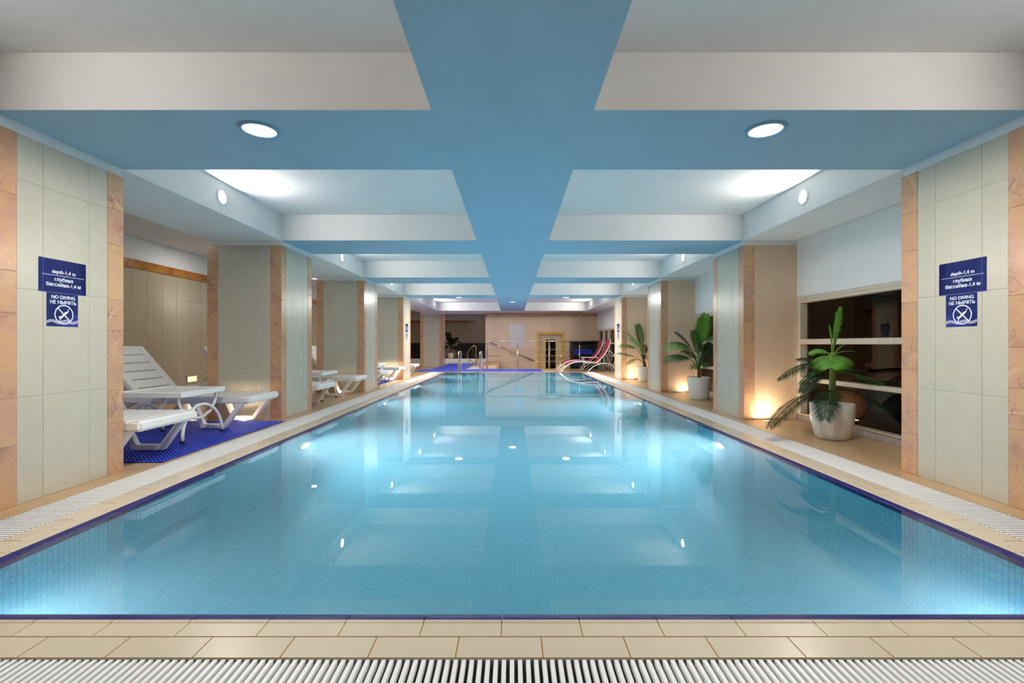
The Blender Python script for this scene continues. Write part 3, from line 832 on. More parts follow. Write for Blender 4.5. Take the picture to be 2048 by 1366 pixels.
def signs(face, x, yc, z_mid, labels):
    """depth sign above, no-diving sign below; z_mid = seam between them"""
    t = 0.003
    d = thing('depth_sign', (x, yc, z_mid), labels[0], 'sign', 'blue depth signs')
    B = face(x, yc, z_mid)
    pl = MB().box(-0.151, 0.151, 0, 0.203, 0, t).build('plate', M['sign'], d, B)
    for body, size, y in (('depth-1,4 m', 0.031, 0.128), ('глубина', 0.031, 0.082), ('бассейна-1,4 м', 0.031, 0.050)):
        if body not in TXT: TXT[body] = text_mesh(body, size, 0.022)
        place('lettering', TXT[body], pl, B @ Matrix.Translation((0.004, y, t + 0.0006)))
    MB().box(-0.133, 0.137, 0.1055, 0.1075, t, t + 0.0008).build('rule_line', M['print'], pl, B)
    n = thing('no_diving_sign', (x, yc, z_mid - 0.2), labels[1], 'sign', 'blue no diving signs')
    B = face(x, yc, z_mid - 0.203)
    pl = MB().box(-0.104, 0.096, 0, 0.2025, 0, t).build('plate', M['sign'], n, B)
    for body, size, y in (('NO DIVING', 0.029, 0.178), ('НЕ НЫРЯТЬ', 0.029, 0.147)):
        if body not in TXT: TXT[body] = text_mesh(body, size, 0.022)
        place('lettering', TXT[body], pl, B @ Matrix.Translation((0.0, y, t + 0.0006)))
    cx, cyy, rr = 0.004, 0.074, 0.057
    ring = [(cx + rr*math.cos(2*math.pi*k/40), cyy + rr*math.sin(2*math.pi*k/40)) for k in range(41)]
    stroke(ring, 0.0065, t, 0.0010).build('ring', M['print'], pl, B)
    q = rr*0.72
    stroke([(cx - q, cyy + q), (cx + q, cyy - q)], 0.0070, t, 0.0009).build('bar', M['print'], pl, B)
    fig = stroke([(cx + 0.031, cyy + 0.040), (cx + 0.025, cyy + 0.020), (cx + 0.014, cyy + 0.012), (cx + 0.002, cyy + 0.003), (cx - 0.012, cyy - 0.012), (cx - 0.022, cyy - 0.022), (cx - 0.028, cyy - 0.042)],
                 [0.003, 0.006, 0.014, 0.012, 0.013, 0.008, 0.003], t, 0.0008)
    fig.add([(cx - 0.028 + 0.0065*math.cos(a*0.7854), cyy - 0.016 + 0.0065*math.sin(a*0.7854), t + 0.0011) for a in range(8)], [tuple(range(8))])
    fig.build('diver', M['print'], pl, B)
    for k in range(3):
        pts = [(-0.102 + 0.196*i/36, 0.0235 + 0.0062*k + 0.0055*math.sin(2*math.pi*(i/36*2.25) - 0.6)) for i in range(37)]
        stroke(pts, 0.0024, t, 0.0007).build('wave', M['print'], pl, B)
cxs = XC + 0.003
signs(face_px, -cxs, COL_Y[0] + 0.398, 1.209, ('large blue depth sign on the nearest left column', 'no diving sign with crossed out diver on the nearest left column'))
signs(face_nx, cxs, COL_Y[0] + 0.398, 1.209, ('large blue depth sign on the nearest right column', 'no diving sign with crossed out diver on the nearest right column'))
signs(face_px, -cxs, COL_Y[3] + 0.40, 1.225, ('tiny far depth sign on the fourth left column', 'tiny far no diving sign on the fourth left column'))
signs(face_nx, cxs, COL_Y[3] + 0.40, 1.225, ('tiny far depth sign on the fourth right column', 'tiny far no diving sign on the fourth right column'))

# ================================================================== MATS
def rib_mat(x0, x1, y0, y1, label, z=0.001, direction=(1, -1), pitch=0.023, w=0.014):
    m = thing('wet_area_mat', ((x0+x1)/2, (y0+y1)/2, 0), label, 'mat', 'blue ribbed mats')
    MB().box(x0, x1, y0, y1, z, z + 0.004).build('backing', M['matbase'], m, I4)
    rb = MB()
    d = Vector(direction).normalized(); nrm = Vector((-d.y, d.x))
    corners = [Vector((a, b_)) for a in (x0, x1) for b_ in (y0, y1)]
    lo = min(c.dot(nrm) for c in corners); hi = max(c.dot(nrm) for c in corners)
    s = lo + pitch/2
    zt_ = z + 0.010
    while s < hi:
        # clip the line against the rectangle
        t0, t1 = -1e9, 1e9
        p = nrm*s
        ok = True
        for k, (a, b_) in enumerate(((x0, x1), (y0, y1))):
            if abs(d[k]) < 1e-9:
                if not (a <= p[k] <= b_): ok = False
                continue
            u0, u1 = sorted(((a - p[k])/d[k], (b_ - p[k])/d[k]))
            t0, t1 = max(t0, u0), min(t1, u1)
        if ok and t1 - t0 > 0.02:
            a, b_ = p + d*t0, p + d*t1; hw = nrm*(w/2); tw = nrm*(w/3.2)
            vv = [(a - hw).to_3d(), (b_ - hw).to_3d(), (b_ + hw).to_3d(), (a + hw).to_3d(), (a - tw).to_3d(), (b_ - tw).to_3d(), (b_ + tw).to_3d(), (a + tw).to_3d()]
            for i, v in enumerate(vv): v.z = z + 0.003 if i < 4 else zt_
            rb.add(vv, [(0,1,5,4),(1,2,6,5),(2,3,7,6),(3,0,4,7),(4,5,6,7)])
        s += pitch
    rb.box(x0, x1, y0, y0 + 0.018, z, zt_ - 0.002).box(x1 - 0.018, x1, y0, y1, z, zt_ - 0.002)
    tag(rb.build('ribs', M['mat'], m, I4), kind='stuff')
rib_mat(-5.40, -2.655, 3.50, 5.37, 'royal blue ribbed mat under the nearest pair of white loungers')
rib_mat(-4.9, -2.95, 10.14, 11.62, 'small blue ribbed mat under the loungers by the fourth left column', pitch=0.04, w=0.026)
rib_mat(-3.20, 1.00, 15.06, 16.45, 'long blue mat lying across the far end of the pool', direction=(0, 1), pitch=0.06, w=0.058)
rib_mat(-2.86, -1.70, 16.46, 21.15, 'blue runner mat leading from the pool to the lounge steps', direction=(1, 0), pitch=0.06, w=0.058)

fd = thing('floor_drain', (-1.36, 17.6, 0), 'short white floor grate between the blue runner mat and the railing', 'grate')
MB().box(-1.60, -1.58, 16.56, 18.9, 0.0005, 0.006).box(-1.14, -1.12, 16.56, 18.9, 0.0005, 0.006).build('rim', M['grate'], fd, I4)
fs = MB().box(-1.58, -1.14, 0, 0.04, 0.0005, 0.005).mesh('slat', M['grate'])
for k in range(46): place('slat', fs, fd, Matrix.Translation((0, 16.57 + 0.05*k, 0)))

# ================================================================== WHITE LOUNGERS AND TABLES
def rounded_rail(mb, pts, w, h):
    for a, b_ in zip(pts[:-1], pts[1:]): mb.bar(a, b_, w, h, (0, 0, 1))
def poly_bar(mb, pts, y, w, th):
    """flat mitred band in the xz plane at y, th wide across the path, w deep along y"""
    n = len(pts); L_, R_ = [], []
    for i in range(n):
        p = Vector(pts[i])
        d0 = (p - Vector(pts[i-1])).normalized() if i > 0 else None
        d1 = (Vector(pts[i+1]) - p).normalized() if i < n-1 else None
        if d0 is None: nn = Vector((-d1.y, d1.x)); k = 1
        elif d1 is None: nn = Vector((-d0.y, d0.x)); k = 1
        else:
            n0, n1 = Vector((-d0.y, d0.x)), Vector((-d1.y, d1.x)); nn = (n0 + n1).normalized(); k = 1/max(0.35, nn.dot(n0))
        L_.append(p + nn*th/2*k); R_.append(p - nn*th/2*k)
    vv, ff = [], []
    for i in range(n):
        for q in (L_[i], R_[i]):
            for yy in (y - w/2, y + w/2): vv.append((q.x, yy, q.y))
    for i in range(n-1):
        a, b_ = 4*i, 4*(i+1)
        ff += [(a, a+1, b_+1, b_), (a+2, b_+2, b_+3, a+3), (a, b_, b_+2, a+2), (a+1, a+3, b_+3, b_+1)]
    ff += [(0, 2, 3, 1), (4*n-4, 4*n-3, 4*n-1, 4*n-2)]
    mb.add(vv, ff)
def make_lounger():
    """head at x = 0, foot end at x = 1.86, lying along +x"""
    r = thing('sun_lounger', (0,0,0), None, 'sun lounger', 'white resin sun loungers')
    Lg, W, zt_ = 1.86, 0.31, 0.335
    hx = 0.72
    for s in (-1, 1):
        mb = MB()
        poly_bar(mb, [(0.02, 0.296), (Lg - 0.05, 0.296)], s*(W - 0.031), 0.06, 0.066)
        mb.build('side_rail', M['plastic'], r, I4, bevel=0.010, seg=2)
    mb = MB().box(Lg - 0.080, Lg, -W, W, 0.258, zt_ + 0.001)
    mb.build('foot_bar', M['plastic'], r, I4, bevel=0.018, seg=3)
    MB().box(0.0, 0.07, -W + 0.01, W - 0.01, 0.27, 0.325).build('head_bar', M['plastic'], r, I4, bevel=0.012, seg=2)
    n = 10
    x0, x1 = hx, Lg - 0.085
    st_ = (x1 - x0)/n
    slat = MB().box(0, st_ - 0.011, -W + 0.004, W - 0.004, zt_ - 0.022, zt_).mesh('slat', M['plastic'], 0.005, 2)
    for k in range(n): place('slat', slat, r, Matrix.Translation((x0 + k*st_, 0, 0)))
    # raised backrest: panel with slots, hinged at hx
    ang = R(49); bl_ = 0.70
    HB = Matrix.Translation((hx - 0.012, 0, zt_ - 0.008)) @ Matrix.Rotation(math.pi + ang, 4, 'Y') @ Matrix.Rotation(math.pi, 4, 'X')
    # local +x runs up the backrest, local +z faces the sitter
    HB = Matrix.Translation((hx - 0.012, 0, zt_ - 0.010)) @ Matrix(((-math.cos(ang), 0, math.sin(ang), 0), (0, -1, 0, 0), (math.sin(ang), 0, math.cos(ang), 0), (0,0,0,1)))
    for s in (-1, 1):
        MB().box(0, bl_, s*W - (0.085 if s > 0 else 0), s*W + (0 if s > 0 else 0.085), -0.045, 0.008).build('backrest_rail', M['plastic'], r, HB, bevel=0.008, seg=2)
    nb = 6; sb = bl_/nb
    bs = MB().box(0.007, sb - 0.007, -W + 0.083, W - 0.083, -0.022, 0.006).mesh('backrest_slat', M['plastic'], 0.004, 1)
    for k in range(nb): place('backrest_slat', bs, r, HB @ Matrix.Translation((k*sb, 0, 0)))
    MB().box(bl_ - 0.03, bl_ + 0.012, -W + 0.01, W - 0.01, -0.045, 0.010).build('backrest_top_bar', M['plastic'], r, HB, bevel=0.010, seg=2)
    # prop behind the backrest
    for s in (-1, 1):
        a = HB @ Vector((0.42, s*0.2, -0.03)); MB().bar(tuple(a), (0.12, -s*0.2, 0.31), 0.03, 0.022).build('prop', M['plastic'], r, I4, bevel=0.004)
    # trapezoid leg frames
    for (xa, xb, xc, xd) in ((Lg - 0.085, Lg - 0.275, Lg - 0.50, Lg - 0.62), (0.78, 0.62, 0.38, 0.24)):
        for s in (-1, 1):
            mb = MB(); poly_bar(mb, [(xa, 0.285), (xb, 0.024), (xc, 0.024), (xd, 0.285)], s*(W - 0.035), 0.058, 0.046)
            mb.build('leg_frame', M['plastic'], r, I4, bevel=0.006, seg=2)
    return r
lg = make_lounger()
LOUNGERS = [(-2.66, 3.61, 'white lounger nearest to the camera, foot end beside the nearest left column'),
            (-2.76, 5.16, 'white lounger with raised back beside the second left column, on the blue mat'),
            (-2.68, 6.70, 'white lounger just past the second left column, in front of its table'),
            (-2.68, 8.23, 'white lounger with its foot against the third left column'),
            (-2.70, 9.80, 'white lounger just past the third left column, mostly hidden'),
            (-2.70, 11.31, 'white lounger with its foot against the fourth left column'),
            (-2.70, 13.15, 'farthest white lounger, only its foot end past the fourth left column')]
for k, (xf, y, lab) in enumerate(LOUNGERS):
    o = lg if k == 0 else copy_tree(lg)
    o.matrix_basis = Matrix.Translation((xf - 1.86, y, 0.011 if k in (0, 1, 5) else 0))
    tag(o, lab)
def arc(c, rx, rz, a0, a1, n, y=None):
    return [(c[0] + rx*math.cos(R(a0 + (a1-a0)*i/n)), c[1] + rz*math.sin(R(a0 + (a1-a0)*i/n))) for i in range(n+1)]
def make_table():
    r = thing('side_table', (0,0,0), None, 'side table', 'white resin side tables')
    S, zt_ = 0.315, 0.455
    MB().box(-S, S, -S, S, zt_ - 0.028, zt_ - 0.012).build('table_top', M['plastic'], r, I4)
    rim = MB()
    for (a, b_, c, d) in ((-S, S, -S, -S + 0.022), (-S, S, S - 0.022, S), (-S, -S + 0.022, -S + 0.022, S - 0.022), (S - 0.022, S, -S + 0.022, S - 0.022)):
        rim.box(a, b_, c, d, zt_ - 0.050, zt_)
    rim.build('rim', M['plastic'], r, I4, bevel=0.004)
    for sx in (-1, 1):
        x = sx*(S - 0.03)
        # arch between the two feet
        pts = arc((0, 0.0), 0.285, 0.30, 0, 180, 18)
        path = [(x + sx*0.02*(1 - p[1]/0.30), p[0], p[1] + 0.012) for p in pts]
        la = MB().tube(path, 0.0155, 8).build('leg_arch', M['plastic'], r, I4)
        # hanging bow below the top
        pts = arc((0, zt_ - 0.04), 0.27, 0.235, 180, 360, 18)
        MB().tube([(x - sx*0.032, p[0], p[1]) for p in pts], 0.014, 8).build('bow', M['plastic'], r, I4)
        for sy in (-1, 1):
            MB().lathe([(0.0, 0.0), (0.021, 0.0), (0.021, 0.018), (0.0, 0.018)], 12, (x + sx*0.02, sy*0.285, 0)).build('foot_cap', M['rubber'], la, I4)
    return r
tb = make_table()
for k, (x, y, lab) in enumerate([(-3.27, 4.44, 'white side table between the two nearest loungers'), (-3.28, 7.52, 'white side table between the second and third left columns'), (-3.28, 10.55, 'far white side table between the third and fourth left columns')]):
    o = tb if k == 0 else copy_tree(tb)
    o.matrix_basis = Matrix.Translation((x, y, 0.011 if k != 1 else 0))
    tag(o, lab)

# ================================================================== PALMS
def bez(p0, p1, p2, n):
    out = []
    for i in range(n+1):
        t = i/n
        out.append(p0*(1-t)**2 + p1*2*t*(1-t) + p2*t*t)
    return out
def frond(parent, p0, p1, p2, wid, n, mat, fold=0.35, start=0.22, lean=0.75, thin=1.0, side=(1, 1), gap=0.018):
    mb = MB()
    K = 24
    pts = bez(Vector(p0), Vector(p1), Vector(p2), K)
    mb.tube(pts, [0.0065*(1 - 0.8*i/K) + 0.0012 for i in range(K+1)], 5)
    Lr = sum((pts[i+1]-pts[i]).length for i in range(K))
    n = max(8, int(Lr*(1 - start)/gap))
    for i in range(n):
        t = start + (1 - start)*(i + 0.5)/n
        f = t*K; j = min(int(f), K-1); q = pts[j].lerp(pts[j+1], f - j)
        T = (pts[j+1] - pts[j]).normalized()
        up = Vector((0, 0, 1)) if abs(T.z) < 0.92 else Vector((0, -1, 0.2))
        S = T.cross(up).normalized(); Nn = S.cross(T).normalized()
        prof = math.sin(math.pi*min(1, 0.16 + 0.80*((t - start)/(1 - start))))**0.6
        le = wid*prof*random.uniform(0.9, 1.08)
        fw = lean + 0.9*max(0, t - 0.6)
        for sgn in (-1, 1):
            if side[0 if sgn < 0 else 1] <= 0: continue
            l2 = le*side[0 if sgn < 0 else 1]
            d = (S*sgn + T*fw + Nn*fold*random.uniform(0.8, 1.2)).normalized()
            w = 0.0052*thin*random.uniform(0.85, 1.15)
            mid = q + d*l2*0.5; tip = q + d*l2 + Vector((0, 0, -0.22*l2*(1 - abs(d.z)*0.5)))
            e = (T - d*T.dot(d)).normalized()
            vv = [q - e*w*0.5, q + e*w*0.5, mid - e*w, mid + e*w, tip]
            mb.add(vv, [(0, 1, 3, 2), (2, 3, 4)], 0, False)
    return mb.build('frond', mat, parent, I4)
def pot_mesh(rt, rb, h, bulge):
    prof = [(0.0, 0.0), (rb - 0.01, 0.0), (rb, 0.008)]
    for i in range(1, 9):
        t = i/8; prof.append((rb + (rt - rb)*t + bulge*math.sin(math.pi*t), 0.008 + (h - 0.016)*t))
    prof += [(rt - 0.004, h), (rt - 0.016, h), (rt - 0.022, h - 0.010), (rt - 0.03, h - 0.06), (0.0, h - 0.06)]
    return prof
def palm(x, y, pot, trunk, fronds, label, base_z=0.0):
    p = thing('potted_palm', (x, y, base_z), label, 'potted palm', 'palms in white pots')
    rt, rb_, h, bulge = pot
    T = Matrix.Translation((x, y, base_z))
    pt = MB().lathe(pot_mesh(rt, rb_, h, bulge), 48).build('pot', M['pot'], p, T)
    MB().lathe([(0.0, h - 0.035), (rt*0.6, h - 0.038), (rt - 0.026, h - 0.045)], 24).build('soil', M['soil'], pt, T)
    tx, tz0, tz1, r0, r1, mname = trunk
    pts = [Vector((x + tx*t, y, base_z + h - 0.06 + (tz1 - h + 0.06)*t)) for t in (0, 0.2, 0.4, 0.6, 0.8, 1.0)]
    MB().tube(pts, [r0 + (r1 - r0)*t for t in (0, 0.2, 0.4, 0.6, 0.8, 1.0)], 12).build('trunk', M[mname], p, I4)
    for f in fronds:
        (x0, z0), (x1, z1, y1), (x2, z2, y2), wid, n, mt = f[:6]
        kw = f[6] if len(f) > 6 else {}
        k1, k2 = (y + y1)/y, (y + y2)/y
        frond(p, (x + x0, y, z0), ((x + x1)*k1, y + y1, EYE + (z1 - EYE)*k1), ((x + x2)*k2, y + y2, EYE + (z2 - EYE)*k2), wid, n, M[mt], **kw)
    return p
# nearest palm: low, wide crown on a green stem
def q1(cx, cy, dy=None):
    x_ = (450 + cx/4.985)*4.42/925 - 3.055; z_ = EYE - (cy/4.985 - 75)*4.42/925
    return (x_, z_) if dy is None else (x_, z_, dy)
palm(3.055, 4.42, (0.186, 0.136, 0.335, 0.014), (0.005, 0.30, 0.82, 0.032, 0.022, 'stem'), [
    (q1(955, 460), q1(958, 250, 0.0), q1(1018, 5, 0.0), 0.085, 0, 'leaf', dict(fold=0.15, lean=1.1, start=0.30, gap=0.017, side=(0.6, 1.0))),
    (q1(948, 470), q1(985, 300, 0.01), q1(985, 60, 0.02), 0.05, 0, 'leaf', dict(fold=0.1, lean=2.0, start=0.2, gap=0.009, thin=1.4)),
    (q1(945, 460), q1(935, 300, 0.0), q1(914, 190, 0.0), 0.035, 0, 'leaf', dict(fold=0.2, lean=2.6, start=0.3, gap=0.012)),
    (q1(940, 490), q1(945, 455, -0.16), q1(928, 610, -0.30), 0.19, 0, 'leaf', dict(lean=0.30, fold=-0.1, gap=0.0095, start=0.15, thin=1.1)),
    (q1(930, 490), q1(830, 385, 0.02), q1(712, 455, 0.04), 0.115, 0, 'leaf', dict(fold=-0.45, gap=0.011, start=0.1)),
    (q1(968, 480), q1(1000, 410, 0.04), q1(1070, 380, 0.06), 0.022, 0, 'leaf', dict(gap=0.03)),
    (q1(968, 480), q1(1050, 430, 0.02), q1(1172, 452, 0.02), 0.022, 0, 'leaf', dict(gap=0.03)),
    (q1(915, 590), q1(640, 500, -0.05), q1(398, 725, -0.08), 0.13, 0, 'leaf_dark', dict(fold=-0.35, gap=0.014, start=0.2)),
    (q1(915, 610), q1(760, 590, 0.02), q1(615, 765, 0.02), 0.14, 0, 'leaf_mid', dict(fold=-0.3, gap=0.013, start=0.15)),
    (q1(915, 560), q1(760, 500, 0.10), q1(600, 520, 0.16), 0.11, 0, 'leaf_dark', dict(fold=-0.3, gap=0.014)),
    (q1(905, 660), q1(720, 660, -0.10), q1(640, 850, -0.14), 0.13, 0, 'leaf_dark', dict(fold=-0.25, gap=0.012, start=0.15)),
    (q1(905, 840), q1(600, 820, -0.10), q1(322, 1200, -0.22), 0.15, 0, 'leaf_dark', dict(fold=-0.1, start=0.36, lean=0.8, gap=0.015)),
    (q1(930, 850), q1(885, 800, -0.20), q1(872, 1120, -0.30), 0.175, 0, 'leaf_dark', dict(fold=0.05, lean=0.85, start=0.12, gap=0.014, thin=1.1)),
    (q1(985, 660), q1(1230, 640, -0.02), q1(1635, 870, -0.10), 0.12, 0, 'leaf_mid', dict(fold=-0.5, start=0.30, gap=0.016)),
    (q1(985, 830), q1(1290, 800, -0.06), q1(1625, 1165, -0.20), 0.20, 0, 'leaf_dark', dict(fold=-0.1, start=0.34, gap=0.013, thin=1.1)),
    (q1(975, 600), q1(1150, 620, 0.10), q1(1380, 650, 0.18), 0.12, 0, 'leaf_dark', dict(fold=-0.3, gap=0.016)),
], 'nearest low wide palm in a rounded white pot by the dark window')
def q2(cx, cy, dy=None):
    x_ = (144 + cx/5.988)*7.55/925 - 3.045; z_ = EYE - (cy/5.988 - 112)*7.55/925
    return (x_, z_) if dy is None else (x_, z_, dy)
palm(3.045, 7.55, (0.182, 0.146, 0.362, 0.005), (0.0, 0.3, 0.50, 0.030, 0.024, 'trunk'), [
    (q2(1370, 980), q2(1365, 600, 0.0), q2(1450, 320, 0.0), 0.22, 0, 'leaf', dict(fold=0.15, lean=1.0, start=0.40, gap=0.014)),
    (q2(1370, 980), q2(1360, 650, 0.04), q2(1390, 380, 0.05), 0.17, 0, 'leaf', dict(fold=0.15, lean=1.2, start=0.40, gap=0.014)),
    (q2(1370, 980), q2(1370, 700, -0.04), q2(1300, 520, -0.05), 0.16, 0, 'leaf_mid', dict(fold=0.1, lean=1.1, start=0.35, gap=0.014)),
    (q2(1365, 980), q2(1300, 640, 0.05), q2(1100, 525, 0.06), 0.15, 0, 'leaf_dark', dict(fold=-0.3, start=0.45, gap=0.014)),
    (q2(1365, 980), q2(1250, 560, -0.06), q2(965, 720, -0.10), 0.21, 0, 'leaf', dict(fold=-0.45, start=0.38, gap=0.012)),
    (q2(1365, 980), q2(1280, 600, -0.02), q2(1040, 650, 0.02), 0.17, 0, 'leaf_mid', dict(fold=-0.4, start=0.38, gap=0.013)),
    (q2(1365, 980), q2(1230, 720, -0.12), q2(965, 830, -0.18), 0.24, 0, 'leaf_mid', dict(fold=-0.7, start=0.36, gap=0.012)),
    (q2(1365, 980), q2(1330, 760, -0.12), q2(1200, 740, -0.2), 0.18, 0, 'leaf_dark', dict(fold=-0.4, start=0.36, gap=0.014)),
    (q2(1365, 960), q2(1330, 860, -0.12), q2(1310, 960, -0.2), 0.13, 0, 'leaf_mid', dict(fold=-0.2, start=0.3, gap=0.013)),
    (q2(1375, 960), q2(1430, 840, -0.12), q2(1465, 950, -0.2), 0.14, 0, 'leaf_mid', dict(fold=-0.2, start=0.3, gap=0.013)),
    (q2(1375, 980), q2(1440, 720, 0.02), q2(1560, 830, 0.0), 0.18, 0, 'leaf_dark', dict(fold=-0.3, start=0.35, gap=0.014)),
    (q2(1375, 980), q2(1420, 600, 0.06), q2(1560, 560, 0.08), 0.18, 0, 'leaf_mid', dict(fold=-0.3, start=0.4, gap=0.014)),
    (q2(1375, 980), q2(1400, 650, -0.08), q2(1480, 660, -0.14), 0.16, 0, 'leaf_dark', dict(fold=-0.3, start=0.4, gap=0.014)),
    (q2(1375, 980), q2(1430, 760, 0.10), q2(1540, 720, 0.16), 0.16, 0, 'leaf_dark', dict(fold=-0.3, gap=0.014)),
], 'second palm with full green crown in a white pot by the window')
def q3(cx, cy, dy=None):
    x_ = (144 + cx/5.988)*11.05/925 - 3.17; z_ = EYE - (cy/5.988 - 112)*11.05/925
    return (x_, z_) if dy is None else (x_, z_, dy)
palm(3.17, 11.05, (0.200, 0.150, 0.360, 0.004), (-0.03, 0.3, 0.50, 0.040, 0.034, 'trunk'), [
    (q3(705, 870), q3(690, 640, 0.0), q3(635, 445, 0.0), 0.22, 0, 'leaf_mid', dict(fold=0.15, lean=1.2, start=0.40, gap=0.017, thin=1.2)),
    (q3(705, 870), q3(680, 650, 0.04), q3(520, 545, 0.0), 0.20, 0, 'leaf_mid', dict(fold=-0.2, start=0.40, gap=0.016, thin=1.2)),
    (q3(705, 870), q3(660, 640, -0.03), q3(545, 610, -0.06), 0.20, 0, 'leaf', dict(fold=-0.3, start=0.40, gap=0.016, thin=1.2)),
    (q3(700, 870), q3(640, 650, -0.06), q3(435, 680, -0.12), 0.25, 0, 'leaf_mid', dict(fold=-0.4, start=0.42, gap=0.018, thin=1.1)),
    (q3(700, 890), q3(590, 790, -0.12), q3(410, 775, -0.22), 0.22, 0, 'leaf_mid', dict(fold=-0.3, start=0.42, gap=0.017, thin=1.1)),
    (q3(700, 890), q3(600, 800, -0.10), q3(495, 905, -0.20), 0.18, 0, 'leaf_mid', dict(fold=-0.3, start=0.4, gap=0.018)),
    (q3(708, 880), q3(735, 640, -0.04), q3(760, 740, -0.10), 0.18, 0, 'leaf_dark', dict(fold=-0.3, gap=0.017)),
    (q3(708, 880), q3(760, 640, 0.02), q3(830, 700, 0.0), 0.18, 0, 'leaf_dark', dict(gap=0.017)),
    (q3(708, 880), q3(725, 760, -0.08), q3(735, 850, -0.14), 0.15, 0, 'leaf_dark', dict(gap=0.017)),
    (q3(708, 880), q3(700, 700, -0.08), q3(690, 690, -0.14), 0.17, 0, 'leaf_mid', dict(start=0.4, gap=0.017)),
], 'farthest right palm in a white pot before the fourth column')
dark = []
for k in range(15):
    a = random.uniform(0, 2*math.pi); e = random.uniform(0.1, 1.0)
    dark.append(((0.0, 0.72), (0.30*math.cos(a), 0.75 + 0.55*e, 0.30*math.sin(a)), (0.62*math.cos(a)*(1.1 - 0.5*e), 0.45 + 0.98*e, 0.6*math.sin(a)), 0.26, 22, 'leaf_dark', dict(thin=3.0, gap=0.03)))
palm(-2.97, 22.2, (0.17, 0.13, 0.26, 0.004), (0.0, 0.2, 0.62, 0.035, 0.03, 'trunk'), dark, 'dark leafy plant in a white pot beyond the lone far column', 0.21)

# ================================================================== FAR END
# pool ladder
ld = thing('pool_ladder', (-1.36, 14.9, 0), 'chrome pool ladder with two looped handrails at the far end', 'ladder')
for x in (-1.70, -1.03):
    pts = [(x + 0.03, 15.0, 0.0), (x + 0.03, 15.0, 0.58)]
    pts += [(x + 0.03, 14.93 + 0.07*math.cos(R(a)), 0.58 + 0.07*math.sin(R(a))) for a in (20, 45, 70, 90)]
    pts += [(x, 14.66 - 0.07*math.sin(R(a)), 0.58 + 0.07*math.cos(R(a))) for a in (0, 25, 50, 75)]
    pts += [(x, 14.59, 0.5), (x, 14.59, 0.0), (x, 14.59, -1.1)]
    hrl = MB().tube(pts, 0.021, 12).build('handrail', M['chrome'], ld, I4)
    MB().lathe([(0.045, 0.0), (0.045, 0.006), (0.022, 0.012)], 20, (x + 0.03, 15.0, 0.0)).build('flange', M['chrome'], hrl, I4)
for z in (-0.3, -0.6, -0.9):
    MB().box(-1.70, -1.03, 14.54, 14.62, z - 0.012, z + 0.012).build('tread', M['chrome'], ld, I4, bevel=0.004)
# railing
YR = 16.85
rl = thing('steel_railing', (0.9, YR, 0), 'brushed steel railing with thin horizontal rods before the far wall', 'railing')
top = [(-0.92, YR, 0.0), (-0.92, YR, 0.93)] + [(-0.85 - 0.07*math.cos(R(a)), YR, 0.93 + 0.07*math.sin(R(a))) for a in (20, 45, 70, 90)] + [(3.34, YR, 1.0)]
MB().tube(top, 0.022, 12).build('top_rail', M['chrome'], rl, I4)
for x in (0.18, 1.35, 2.44):
    po = MB().tube([(x, YR, 0.0), (x, YR, 0.86)], 0.020, 10).tube([(x, YR, 0.86), (x, YR, 0.99)], 0.008, 8).build('post', M['chrome'], rl, I4)
    MB().lathe([(0.045, 0.0), (0.045, 0.006), (0.022, 0.010)], 16, (x, YR, 0)).build('flange', M['chrome'], po, I4)
for z in (0.70, 0.47, 0.265):
    MB().tube([(-0.92, YR - 0.005, z), (3.34, YR - 0.005, z)], 0.007, 6).build('rod', M['chrome'], rl, I4)
# stair handrail on the far wall
hr = thing('stair_handrail', (0, Y_FAR - 0.08, 0.6), 'sloping steel handrail on brackets down the far wall', 'handrail')
MB().tube([(-0.98, Y_FAR - 0.10, 1.01), (0.84, Y_FAR - 0.10, 0.235)], 0.023, 12).build('rail', M['chrome'], hr, I4)
for x in (-0.80, -0.06, 0.64):
    z = 1.01 - (x + 0.98)*0.4258
    MB().tube([(x, Y_FAR - 0.10, z - 0.02), (x, Y_FAR - 0.10, z - 0.07), (x, Y_FAR - 0.012, z - 0.085)], 0.008, 8).lathe([(0.0, -0.02), (0.035, -0.02), (0.035, -0.004), (0.0, -0.004)], 16, (x, Y_FAR, z - 0.085)).build('bracket', M['chrome'], hr, I4)
# whiteboard
wb = thing('whiteboard', (0.18, Y_FAR - 0.003, 0.76), 'blank upright whiteboard on the far wall', 'whiteboard')
B = face_ny(-0.14, Y_FAR - 0.003, 0.76)
MB().box(0.02, 0.62, 0.02, 0.92, 0.0, 0.012).build('panel', M['board'], wb, B)
mb = MB()
for (a, b_, c, d) in ((0, 0.64, 0, 0.024), (0, 0.64, 0.916, 0.94), (0, 0.024, 0.024, 0.916), (0.616, 0.64, 0.024, 0.916)): mb.box(a, b_, c, d, 0, 0.020)
mb.build('frame', M['alu'], wb, B, bevel=0.003)
for (a, b_) in ((0.0, 0.0), (0.6, 0.0), (0.0, 0.9), (0.6, 0.9)):
    MB().box(a - 0.003, a + 0.043, b_ - 0.003, b_ + 0.043, 0.0, 0.024).build('corner_cap', M['alu'], wb, B, bevel=0.008)
